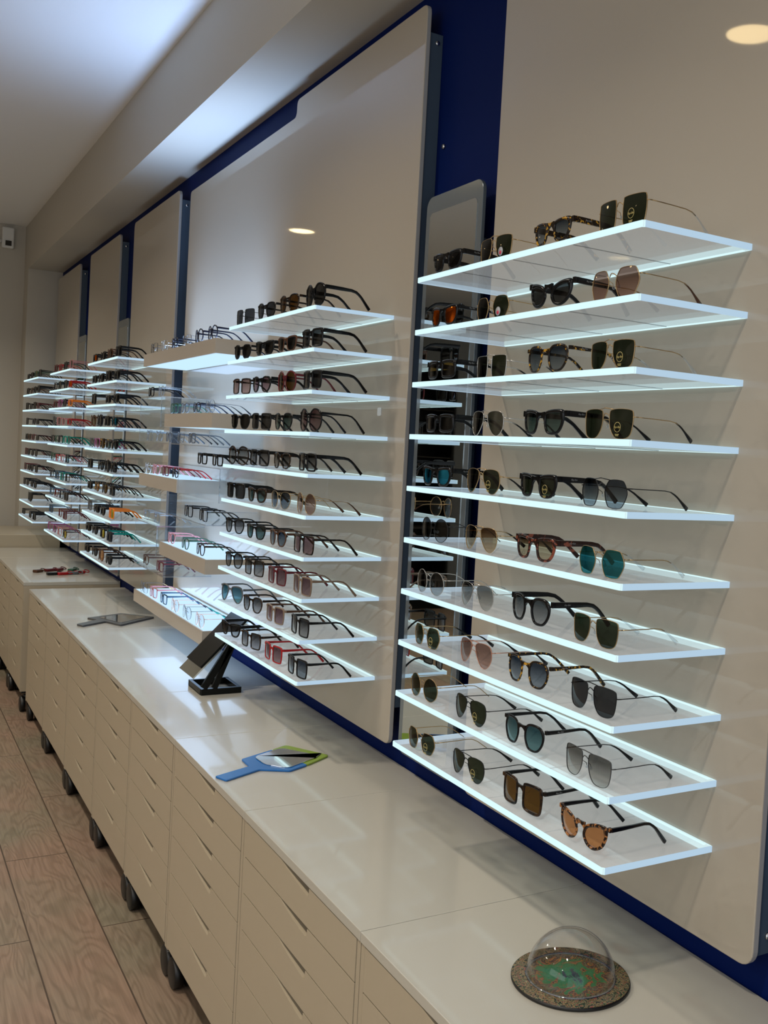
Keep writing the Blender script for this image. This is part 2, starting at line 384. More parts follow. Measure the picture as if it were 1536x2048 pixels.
wall_mirror(6.235, 6.53, 'narrow mirror in the dark gap behind the third column of shelves')
wall_mirror(7.60, 7.90, 'narrow mirror in the gap behind the fourth column of shelves')
q = MB(); q.prism(rounded(.024, .024, .005, 4), lambda u, v, d: (d, u-.012, v+.003), -.003, -.0005)
tag(q.obj('price_tag', M['white'], None, (0, 2.733, 1.74)), 'small square white tag stuck on the middle glossy panel', 'tag')
q = MB(); q.lathe([(0, 0), (.006, .0), (.008, .006), (0, .006)], (0, 0, 0), 12, 'x')
tag(q.obj('wall_plug', M['steel'], None, (WX-.006, 2.525, 2.49)), 'tiny white plug in the blue wall beside the middle panel', 'wall plug')

# ------------------------------------------------------------------ downlights
for i, (lx, ly) in enumerate(LAMPS):
    t = empty('downlight', (lx, ly, CEIL))
    q = MB(); q.lathe([(.094, 0), (.110, 0), (.112, -.006), (.100, -.010), (.094, -.004)], (0, 0, 0), 32); q.obj('trim_ring', M['white'], t)
    q = MB(); q.lathe([(0, -.003), (.095, -.003), (.095, -.0005), (0, -.0005)], (0, 0, 0), 32); q.obj('diffuser', M['lampdisc'], t)
    l = bpy.data.lights.new('downlight_lamp', 'AREA'); l.shape = 'DISK'; l.size = .18; l.energy = LAMP_W; l.color = (1, .90, .77); l.spread = math.radians(134)
    o = bpy.data.objects.new('downlight_lamp', l); COL.objects.link(o); o.parent = t; o.location = (0, 0, -.012)
    o.visible_glossy = True
    tag(t, ['ceiling downlight above the drawers, nearest the camera', 'ceiling downlight mirrored in the upper corner of nearest panel', 'ceiling downlight opposite the gap mirror', 'ceiling downlight mirrored in the middle panel', 'far row ceiling downlight seen mirrored through the top shelf', 'far row ceiling downlight, second', 'far row ceiling downlight, third', 'far row ceiling downlight, last'][i], 'downlight', 'round recessed ceiling downlights')

# ------------------------------------------------------------------ drawer cabinets
XF = -0.467
CT = 0.743
LV = [.722, .635, .546, .456, .342, .228, .112]
def drawer_cabinet(y0, y1, x0, top, label, xb=WX-.004, group='white drawer cabinets on castors below the display'):
    t = empty('drawer_cabinet', (x0, y0, 0)); W = y1-y0; D = xb-x0; dz = top-CT
    q = MB()
    q.box((.002, .0015, .105+dz), (D, .017, top-.0205)); q.box((.002, W-.017, .105+dz), (D, W-.0015, top-.0205))
    q.box((.03, .017, .105+dz), (D, W-.017, .12+dz)); q.box((.022, .017, .12+dz), (D, W-.017, top-.0205))
    q.obj('carcass', M['cab'], t)
    q = MB(); q.box((-.001, .0008, top-.02), (D, W-.0008, top)); q.obj('worktop', M['cabtop'], t, bevel=.0012)
    for i in range(6):
        zt, zb = LV[i]+dz-.0019, LV[i+1]+dz+.0016
        yL, yR = .0195, W-.0195
        hy = W/2
        n0, n1 = hy-.083, hy+.083
        pts = [(yL, zb), (yR, zb), (yR, zt), (n1, zt), (n1-.03, zt-.006), (n1-.08, zt-.013), (n0+.012, zt-.020), (n0, zt-.017), (n0, zt), (yL, zt)]
        q = MB(); q.prism(pts, lambda u, v, d: (d, u, v), .001, .018)
        d = q.obj('drawer', M['cab'], t)
        q = MB(); q.box((.0185, n0-.01, zt-.03), (.0215, n1+.01, zt)); q.obj('pull_shade', M['dark'], d)  # near-black plate behind the cutout, its colour stands in for the shade inside
    for cx_, cy_ in ((.042, .045), (.042, W-.045), (D-.07, .06), (D-.07, W-.06)):
        c = MB(); c.box((cx_-.03, cy_-.03, .092+dz), (cx_+.03, cy_+.03, .104+dz)); c.lathe([(0, 0), (.016, 0), (.018, .03), (0, .032)], (cx_, cy_, .068), 12)
        co = c.obj('castor', M['rubber'], t)
        q = MB()
        for sg in (-1, 1):
            a, b = (.006, .034) if sg > 0 else (-.034, -.006)
            q.lathe([(0, a), (.040, a), (.045, a+.003), (.045, b-.003), (.040, b), (.012, b+.0005*sg), (0, b)], (cx_, cy_, .045), 24, 'x')
        q.obj('wheel', M['rubber'], co)
    return tag(t, label, 'drawer cabinet', group)
YS = [.37, 1.03, 1.694, 2.386, 3.05, 3.63, 4.24, 4.92, 5.60, 6.27]
nm = ['drawer cabinet nearest the camera, cut off by the lower edge', 'drawer cabinet whose top carries the clear dome', 'drawer cabinet between the dome and the blue hand mirror', 'drawer cabinet whose top carries the blue hand mirror',
      'drawer cabinet in front of the black table mirror', 'drawer cabinet just left of the black table mirror', 'drawer cabinet below the light boxes, middle of the run', 'drawer cabinet whose top carries the grey hand mirror', 'last drawer cabinet of the lower run before the taller counter']
for i in range(9): drawer_cabinet(YS[i], YS[i+1], XF, CT, nm[i])
for i, (a, b) in enumerate(((6.40, 7.04), (7.04, 7.68), (7.68, 8.32))):
    drawer_cabinet(a, b, -.482, .763, ['taller drawer cabinet with the small coloured key fobs on top', 'taller drawer cabinet second from the far end', 'taller drawer cabinet at the far end of the row'][i], group='slightly taller drawer cabinets at the far end')
q = MB(); q.box((-1.2, 8.33, 0), (-.001, 9.09, .86)); 
tag(q.obj('end_counter', M['cab'], None, bevel=.004), 'low plain beige counter box closing the far end of the cabinets', 'counter')

# ------------------------------------------------------------------ shelves
S_D, S_L, S_H, Z_TOP = 0.2412, 0.7846, 0.11648, 2.0311
TH = .011
BAY = {'A': 1.273, 'B': 2.672, 'C': 5.288, 'D': 6.665, 'E': 8.024}
BAYN = {'A': 'nearest column', 'B': 'second column', 'C': 'third column', 'D': 'fourth column', 'E': 'farthest column'}
def shelf_proto():
    t = empty('display_shelf', (0, 0, 0)); r = .012
    pts = rounded(S_D, S_L, r, 4, -S_D, 0)
    pts = [p for p in pts]
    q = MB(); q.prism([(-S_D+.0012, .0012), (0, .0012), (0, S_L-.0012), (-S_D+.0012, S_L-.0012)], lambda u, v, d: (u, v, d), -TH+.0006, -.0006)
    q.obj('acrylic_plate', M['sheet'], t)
    # glowing rim: thin frame on the four edges
    q = MB()
    e = .0016
    def ring(w0, w1, y0, y1): pass
    out = [(-S_D+.004, 0), (.0004, 0), (.0004, S_L), (-S_D+.004, S_L), (-S_D, S_L-.004), (-S_D, .004)]
    n = len(out); c = (-S_D/2, S_L/2); k = len(q.v)
    inn = [(u + (e if u < c[0] else -e), v + (e if v < c[1] else -e)) for u, v in out]
    for z in (-TH, 0):
        q.v += [(u, v, z) for u, v in out] + [(u, v, z) for u, v in inn]
    for i in range(n):
        j = (i+1) % n; a = k
        q.cur = 1 if i in (0, 2) else 0
        q.face([a+i, a+j, a+2*n+j, a+2*n+i]); q.face([a+n+j, a+n+i, a+3*n+i, a+3*n+j])
        q.face([a+j, a+i, a+n+i, a+n+j]); q.face([a+2*n+i, a+2*n+j, a+3*n+j, a+3*n+i])
    q.obj('lit_edge', [M['edge'], M['sideedge']], t)
    q = MB(); q.box((-.010, .012, -.0108), (-.0035, S_L-.012, -.0002)); q.obj('led_slot', M['edge'], t)
    for i in (1, 2, 3):
        q = MB(); yy = S_L*i/4; q.box((-S_D+.006, yy-.0012, -TH-.0003), (-.012, yy+.0012, -TH+.0006)); q.obj('divider', M['divider'], t)
    return t
proto = shelf_proto(); first = True
for b in 'ABCDE':
    for i in range(10):
        s = proto if first else copy_tree(proto); first = False
        s.location = (0, BAY[b], Z_TOP-S_H*i)
        tag(s, f'lit clear acrylic shelf, {ORD[i]}{" one" if i in (0, 9) else " from top"} in the {BAYN[b]}', 'shelf', f'lit acrylic shelves of the {BAYN[b]}')

# ------------------------------------------------------------------ light boxes and clear trays
BXF = -.20
BOX = [(3.752, 4.892, 2.020, 'topmost wide light box shelf with beige rim'), (3.752, 4.458, 1.745, 'short light box shelf just below the topmost one'),
       (4.210, 4.885, 1.476, 'middle light box shelf set to the left'), (3.755, 4.445, 1.200, 'short light box shelf just above the lowest one'),
       (3.748, 4.890, 0.934, 'lowest wide light box shelf above the white worktop')]
for y0, y1, zt, lab in BOX:
    t = empty('light_box_shelf', (BXF, y0, zt-.055)); W = y1-y0; D = -BXF+.0004
    q = MB(); q.box((0, 0, 0), (.006, W, .055)); q.box((.006, 0, 0), (D, .006, .055)); q.box((.006, W-.006, 0), (D, W, .055)); q.box((D-.006, .006, 0), (D, W-.006, .055))
    q.obj('rim', M['boxrim'], t)
    q = MB(); q.box((.0065, .0065, .048), (D-.0065, W-.0065, .0535)); q.obj('top_diffuser', M['boxlit'], t)
    q = MB(); q.box((.0065, .0065, .0015), (D-.0065, W-.0065, .007)); q.obj('bottom_diffuser', M['boxlit'], t)
    for up, zz, en in ((1, .0545, BOXW*W*(3.0 if zt > 2 else 1)), (-1, .0005, BOXW*W*(.30 if zt < 1 else .35))):
        l = bpy.data.lights.new('light_box_lamp', 'AREA'); l.shape = 'RECTANGLE'; l.size = D-.02; l.size_y = W-.02; l.energy = en; l.color = (.42, .62, 1.0)
        o = bpy.data.objects.new('light_box_lamp', l); COL.objects.link(o); o.parent = t; o.location = (D/2, W/2, zz)
        if up > 0: o.rotation_euler = (PI, 0, 0); l.spread = math.radians(95 if zt > 2 else 170)
    tag(t, lab, 'light box shelf', 'beige rimmed light boxes on the middle panel')
def tray(y0, y1, zt, zb, lab, xf=-.205):
    t = empty('clear_tray', (xf, y0, zb)); W = y1-y0; D = -xf+.0004; e = .004; H = zt-zb
    q = MB(); q.box((0, 0, H-e), (D, W, H)); q.obj('top_plate', M['clear'], t)
    q = MB(); q.box((0, 0, 0), (D, e, H-e)); q.obj('side_plate', M['clear'], t); q = MB(); q.box((0, W-e, 0), (D, W, H-e)); q.obj('side_plate', M['clear'], t)
    q = MB(); q.box((-.0008, 0, H-e), (0, W, H)); q.box((-.0008, 0, 0), (0, e, H-e)); q.box((-.0008, W-e, 0), (0, W, H-e)); q.box((0, -.0008, H-e), (D, 0, H)); q.box((0,-.0008,0),(.002,0,H-e))
    q.obj('polished_edge', M['clearedge'], t)
    tag(t, lab, 'clear tray', 'clear acrylic trays between the light boxes')
def utray(y0, y1, zb, h, lab, xf=-.205):
    t = empty('clear_tray', (xf, y0, zb)); W = y1-y0; D = -xf+.0004; e = .004
    q = MB(); q.box((0, 0, -e), (D, W, 0)); q.obj('bottom_plate', M['clear'], t)
    q = MB(); q.box((0, 0, 0), (D, e, h)); q.obj('side_plate', M['clear'], t); q = MB(); q.box((0, W-e, 0), (D, W, h)); q.obj('side_plate', M['clear'], t)
    q = MB(); q.box((-.0008, 0, -e), (0, W, 0)); q.box((-.0008, 0, 0), (0, e, h)); q.box((-.0008, W-e, 0), (0, W, h)); q.box((0, -.0008, -e), (D, 0, 0)); q.box((0, -.0008, h-.002), (D, 0, h))
    q.obj('polished_edge', M['clearedge'], t)
    tag(t, lab, 'clear tray', 'clear acrylic trays between the light boxes')
tray(4.50, 4.89, 1.822, 1.690, 'clear acrylic riser left of the second light box')
utray(3.752, 4.89, 1.622, .055, 'long clear acrylic tray under the second light box')
tray(3.60, 4.17, 1.545, 1.42, 'clear acrylic riser right of the middle light box')
utray(3.752, 4.89, 1.330, .05, 'long clear acrylic tray under the middle light box')
tray(4.48, 4.89, 1.262, 1.13, 'clear acrylic riser left of the fourth light box')
utray(4.35, 4.89, 1.060, .04, 'short clear acrylic tray above the lowest light box')

# ------------------------------------------------------------------ spectacles
def spline(P, n):
    out = []; m = len(P); per = max(2, n//m)
    for i in range(m):
        p0, p1, p2, p3 = P[i-1], P[i], P[(i+1) % m], P[(i+2) % m]
        for k in range(per):
            t = k/per
            f = lambda a, b, c, d: .5*((2*b)+(-a+c)*t+(2*a-5*b+4*c-d)*t*t+(-a+3*b-3*c+d)*t**3)
            out.append((f(p0[0], p1[0], p2[0], p3[0]), f(p0[1], p1[1], p2[1], p3[1])))
    return out
# outlines of the RIGHT lens (+u outward), unit box
SH = {
 'trapezoid': [(-.46, .30), (-.30, .44), (.10, .50), (.44, .48), (.52, .30), (.46, -.12), (.28, -.42), (-.02, -.50), (-.30, -.42), (-.44, -.10)],
 'round': [(math.cos(a)*.5, math.sin(a)*.5) for a in [i*PI/4+.2 for i in range(8)]],
 'panto': [(-.46, .22), (-.30, .44), (.0, .50), (.34, .45), (.50, .22), (.46, -.14), (.26, -.43), (0, -.50), (-.28, -.43), (-.45, -.12)],
 'aviator': [(-.47, .34), (-.30, .46), (.06, .50), (.40, .42), (.51, .12), (.46, -.22), (.26, -.47), (.02, -.49), (-.22, -.30), (-.42, .02)],
 'square': [(-.46, .40), (-.36, .48), (.0, .50), (.38, .48), (.48, .38), (.50, 0), (.44, -.38), (.32, -.48), (0, -.5), (-.32, -.48), (-.44, -.38), (-.48, 0)],
 'navigator': [(-.46, .38), (-.34, .47), (.0, .50), (.40, .46), (.50, .34), (.50, 0), (.42, -.36), (.20, -.50), (-.16, -.48), (-.38, -.24), (-.47, .08)],
 'hexagonal': [(-.50, .05), (-.36, .40), (-.20, .49), (.22, .49), (.38, .38), (.50, .02), (.34, -.38), (.18, -.49), (-.18, -.49), (-.36, -.38)],
 'cateye': [(-.49, .0), (-.38, .26), (-.10, .42), (.26, .50), (.50, .46), (.52, .12), (.36, -.28), (.04, -.48), (-.28, -.42), (-.46, -.20)],
 'rectangular': [(-.47, .36), (-.32, .47), (.0, .5), (.36, .47), (.49, .36), (.49, -.2), (.36, -.44), (0, -.5), (-.32, -.46), (-.46, -.26)],
 'oversized': [(-.45, .36), (-.34, .47), (.0, .50), (.36, .49), (.49, .38), (.50, 0), (.45, -.36), (.30, -.49), (0, -.5), (-.30, -.46), (-.44, -.34), (-.47, 0)],
 'shield': [(-.62, .20), (-.40, .48), (.0, .50), (.42, .48), (.54, .25), (.46, -.18), (.22, -.46), (-.12, -.44), (-.38, -.22), (-.60, .0)],
}
# lens width, height, gap between lenses, acetate rim width
DIM = {'trapezoid': (.051, .042, .014, .0042), 'round': (.050, .050, .015, .0038), 'panto': (.050, .046, .014, .0038), 'aviator': (.055, .050, .012, .004), 'square': (.051, .047, .014, .0040),
       'navigator': (.053, .048, .013, .004), 'hexagonal': (.050, .046, .016, .004), 'cateye': (.054, .047, .013, .0050), 'rectangular': (.052, .038, .014, .0046), 'oversized': (.054, .053, .012, .0045), 'shield': (.062, .050, .004, .004)}
CACHE = {}
def wrapy(u, y): return y + 1.6*u*u
def glasses_meshes(shape, frame, lens, wire, tip, scale, bridge, chunky, res):
    key = (shape, frame, lens, wire, tip, round(scale, 2), bridge, chunky, res)
    if key in CACHE: return CACHE[key]
    lw, lh, gap, rim = DIM[shape]; lw *= scale; lh *= scale; gap *= scale
    if wire: rim = .0009 if res > 1 else .0015
    if chunky: rim *= 1.2
    dp = .0022 if wire else (.0052 if chunky else .0042)
    if not wire and res <= 1: rim *= 1.1
    N = 48 if res > 1 else 20
    base = spline(SH[shape], N); cxu = (lw+gap)/2
    zc = lh*.5+rim
    fm = FM[frame]; out = {}
    lens_pts = {}
    q = MB()
    for sg in (1, -1):
        inner = [(sg*(cxu+u*lw), zc+v*lh) for u, v in base]
        n = len(inner); outer = []
        for i in range(n):
            a, b = inner[i-1], inner[(i+1) % n]
            dx, dz = b[0]-a[0], b[1]-a[1]; L = math.hypot(dx, dz) or 1
            nx, nz = dz/L*sg, -dx/L*sg
            k = rim
            if not wire:
                vv = (inner[i][1]-zc)/lh; uu = (inner[i][0]*sg-cxu)/lw
                k *= 1+.22*max(0, min(1, (vv+.1)*3)) + (.8 if chunky else .45)*math.exp(-((uu-.5)/.22)**2-((vv-.36)/.16)**2)
            outer.append((inner[i][0]+nx*k, inner[i][1]+nz*k))
        lens_pts[sg] = inner
        k0 = len(q.v); prof = [(inner, -dp*.35), (inner, -dp*.65), (None, -dp), (outer, -dp*.75), (outer, -dp*.2), (None, 0)]
        for i in range(n):
            for src, y in prof:
                if src is None: p = ((inner[i][0]+outer[i][0])/2, (inner[i][1]+outer[i][1])/2)
                else: p = src[i]
                q.v.append((p[0], wrapy(p[0], y), p[1]))
        for i in range(n):
            j = (i+1) % n
            for m in range(6):
                r = (m+1) % 6; q.face([k0+i*6+m, k0+j*6+m, k0+j*6+r, k0+i*6+r], True)
    topu = max(p[1] for p in lens_pts[1])
    bz = zc+lh*.24
    gi = gap/2
    wr = .0009 if res > 1 else .0015
    if shape == 'shield':
        q.prism([(-gi-.004, zc-lh*.1), (gi+.004, zc-lh*.1), (gi+.004, zc+lh*.5), (-gi-.004, zc+lh*.5)], lambda u, v, d: (u, d, v), -dp, 0)
    elif wire:
        q.tube([(-gi-.001, 0, bz), (-gi*.5, -.002, bz+.004), (0, -.003, bz+.0052), (gi*.5, -.002, bz+.004), (gi+.001, 0, bz)], wr, 6)
        if bridge:
            tz = zc+lh*.47
            q.tube([(-gi-lw*.22, wrapy(lw*.3, -.001), tz), (-gi*.6, -.003, tz+.002), (0, -.0035, tz+.0025), (gi*.6, -.003, tz+.002), (gi+lw*.22, wrapy(lw*.3, -.001), tz)], wr, 6)
        if res > 1:
            for sg in (1, -1):
                q.tube([(sg*(gi+.0015), 0, bz-.006), (sg*(gi-.001), .006, bz-.010), (sg*(gi-.001), .007, bz-.014)], .0006, 5)
    else:
        h2 = .0045 if not chunky else .0062
        lo = [(-gi-.0045+(2*gi+.009)*k/8, bz-h2*1.5*abs(k/4-1)**2) for k in range(9)]
        hi = [(gi+.0045-(2*gi+.009)*k/8, bz+h2*(.95+.25*abs(k/4-1)**1.5)) for k in range(9)]
        q.prism(lo+hi, lambda u, v, d: (u, wrapy(u, d), v), -dp*.95, -dp*.05)
        if bridge:
            q.tube([(-gi-lw*.2, 0, zc+lh*.5), (0, -.003, zc+lh*.5+.002), (gi+lw*.2, 0, zc+lh*.5)], .0013, 6)
    # end pieces
    hx = cxu+lw*.5+(rim if not wire else .003); hz = zc+lh*(.34 if shape != 'cateye' else .42)
    if wire and shape in ('aviator', 'hexagonal', 'round', 'navigator', 'square'): hz = zc+lh*.22
    for sg in (1, -1):
        y0 = wrapy(hx, -dp*.5); y0b = y0
        if wire: q.tube([(sg*(hx-.004), y0-.0005, hz), (sg*(hx), y0, hz), (sg*(hx+.001), y0+.006, hz)], wr*1.2, 6)
        else:
            hh = .0044 if not chunky else .0066
            q.prism([(sg*(hx-rim*.9), hz-hh*.8), (sg*(hx+.0022), hz-hh*.8), (sg*(hx+.0026), hz), (sg*(hx+.0022), hz+hh*.8), (sg*(hx-rim*.9), hz+hh*.8)], lambda u, v, d: (u, d, v), y0-dp*.25, y0+.005)
    out['frame'] = q.data('frame_front', fm)
    if wire and res > 1:
        q = MB()
        for sg in (1, -1): q.lathe([(0, -.0012), (.0028, -.0008), (.0034, 0), (.0028, .0008), (0, .0012)], (sg*(gi-.0012), .0078, bz-.0165), 10, 'x')
        out['pad'] = q.data('nose_pads', FM['cleartip'])
    for sg in (1, -1):
        q = MB(); pts = lens_pts[sg]; n = len(pts)
        cu = sum(p[0] for p in pts)/n; cz = sum(p[1] for p in pts)/n
        k = 0; q.v.append((cu, wrapy(cu, -dp*.5)-.0012, cz))
        for fr, bulge in ((.5, -.0009), (1.0, 0)):
            for p in pts:
                u, z = cu+(p[0]-cu)*fr, cz+(p[1]-cz)*fr; q.v.append((u, wrapy(u, -dp*.5)+bulge, z))
        for i in range(n):
            j = (i+1) % n; q.face([0, 1+i, 1+j], True); q.face([1+i, 1+n+i, 1+n+j, 1+j], True)
        out['lens', sg] = q.data('lens', LM[lens], fix=False)
    # temples
    ty0 = wrapy(hx, 0)+.005; TL = .140
    hx2 = hx+.001
    path = []; zs = []; hz_end = .0045; ty0 -= (0 if wire else .0035)
    for s_ in (0, .15, .35, .55, .66, .73, .79, .84, .89, .94, 1.0):
        y = ty0+.134*s_
        b_ = max(0, (s_-.60)/.40)
        path.append((-.013*s_**2, y)); zs.append(hz-.002*s_-(hz-.002-hz_end)*(b_**1.5 if b_ < .5 else .3536+(b_-.5)*1.2929))
    for sg in (1, -1):
        P = [(sg*(hx2+a), y, z) for (a, y), z in zip(path, zs)]
        if wire:
            q = MB(); r = .0009 if res > 1 else .0014
            q.tube(P[:6] if tip else P, r, 6 if res > 1 else 4); out['temple', sg] = q.data('temple', fm)
            if tip:
                q = MB(); q.sweep(P[4:], [[(math.cos(a)*.0011*k, math.sin(a)*.0021*k) for a in [i*PI/3 for i in range(6)]] for k in (.6, .8, .9, 1.0, 1.3, 1.7, 2.0)])
                out['tip', sg] = q.data('temple_tip', FM[tip])
        else:
            hs = ([.0066, .0066, .0062, .0052, .0046, .0042, .0040, .0040, .0043, .0048, .0052] if chunky else [.0044, .0040, .0032, .0028, .0027, .0027, .0028, .0030, .0034, .0038, .0040])
            q = MB(); secs = []
            for h in hs:
                a = .0019; secs.append([(-a, -h*.8), (a, -h*.8), (a*1.2, 0), (a, h*.8), (-a, h*.8), (-a*1.2, 0)])
            q.sweep(P, secs, smooth=False); out['temple', sg] = q.data('temple', FM[tip] if tip else fm)
    out['info'] = (cxu, zc, hx2, hz, ty0, lw, lh)
    CACHE[key] = out
    return out
# printed marks
def text_mesh(txt, size, mat, shear=.35):
    c = bpy.data.curves.new('t', 'FONT'); c.body = txt; c.size = size; c.shear = shear; c.align_x = 'CENTER'; c.align_y = 'CENTER'; c.resolution_u = 2; c.extrude = size*.01
    o = bpy.data.objects.new('t', c); COL.objects.link(o); bpy.context.view_layer.update()
    me = bpy.data.meshes.new_from_object(o.evaluated_get(bpy.context.evaluated_depsgraph_get())); bpy.data.objects.remove(o)
    me.materials.clear(); me.materials.append(mat); return me
TXT_LENS = text_mesh('Ray-Ban', .0052, M['decal'])
TXT_TEMPLE = text_mesh('Ray-Ban', .0042, M['decalw'])
q = MB(); q.lathe([(.0078, 0), (.0085, 0), (.0085, .0003), (.0078, .0003)], (0, 0, 0), 24, 'y')
q.box((-.005, 0, -.0125), (.005, .0003, -.0115)); q.box((-.004, 0, -.0145), (.004, .0003, -.0137))
DEC_RING = q.data('lens_print', M['decal'])
q = MB(); q.lathe([(0, 0), (.0088, 0), (.0088, .0003), (0, .0003)], (0, 0, 0), 20, 'y'); q.cur = 1
q.lathe([(0, -.0003), (.0040, -.0003), (.0040, .0001), (0, .0001)], (0, 0, -.0025), 14, 'y')
DEC_STK = q.data('lens_sticker', [M['sticker'], M['stickerred']])

def glasses(x, y, z, rz, shape, frame, lens, label, group, cat='sunglasses', wire=False, tip=None, scale=1.0, bridge=False, chunky=False, res=2, mark=None, logo=False):
    g = glasses_meshes(shape, frame, lens, wire, tip, scale, bridge, chunky, res)
    name = 'sunglasses' if cat == 'sunglasses' else 'eyeglasses'
    t = empty(name, (x, y, z), rz)
    link('frame_front', g['frame'], t)
    cxu, zc, hx, hz, ty0, lw, lh = g['info']
    if 'pad' in g: link('nose_pads', g['pad'], t)
    for sg in (1, -1):
        lo = link('lens', g['lens', sg], t)
        if mark and sg == 1:     # +x local = the right lens as seen from the front row side
            u = cxu-.001; yy = wrapy(u, -.004)-.0022; zz = zc-lh*.12
            if mark == 'ring':
                m = link('lens_print', DEC_RING, lo, (u, yy, zz))
                m = link('lens_lettering', TXT_LENS, lo, (u, yy-.0002, zz)); m.rotation_euler = (PI/2, 0, 0)
            else: link('lens_sticker', DEC_STK, lo, (u, yy, zz-.004))
        te = link('temple', g['temple', sg], t)
        if ('tip', sg) in g: link('temple_tip', g['tip', sg], te)
        if logo and sg == 1:
            m = link('temple_lettering', TXT_TEMPLE, te, (hx+.0030, ty0+.026, hz)); m.rotation_euler = (PI/2, 0, PI/2)
    return tag(t, label, cat, group)
RZ = -PI/2          # front faces -x; local +x -> -y (towards the camera)
def row(bay, i, specs, res):
    n = len(specs); z = Z_TOP-S_H*i+.0004; pitch = S_L/n
    gname = f'glasses on the shelves of the {BAYN[bay]}'
    for k, sp in enumerate(specs):
        if sp is None: continue
        d = dict(sp); desc = d.pop('desc'); dx = d.pop('dx', 0); dy = d.pop('dy', 0)-(0, .005, .010, .008, 0, 0)[k]*(bay == 'A')-.014*k*(bay == 'B'); d['scale'] = d.get('scale', 1)*((1.0 if d.get('wire') else 1.02) if bay == 'A' else (1.12 if bay == 'B' else 1.14))
        y = BAY[bay]+S_L-(k+.5)*pitch+dy
        pos = ['leftmost', 'second', 'third', 'fourth', 'fifth', 'sixth'][k] if k < n-1 else 'rightmost'
        lab = f"{desc}, {pos}{'' if pos in ('leftmost', 'rightmost') else ' from left'} on {BAYN[bay]}'s {ORD[i]} shelf"
        wd = lab.split()
        assert len(wd) <= 16, lab
        glasses(-.221+dx+random.uniform(-.003, .003), y+random.uniform(-.003, .003), z, RZ+random.uniform(-.035, .035)+(.16, .12, .07, .03, 0, 0)[k]*(bay == 'B'), label=lab, group=gname, res=res, **d)
def S(desc, shape, frame, lens, **k): return dict(desc=desc, shape=shape, frame=frame, lens=lens, **k)
W = dict(wire=True)
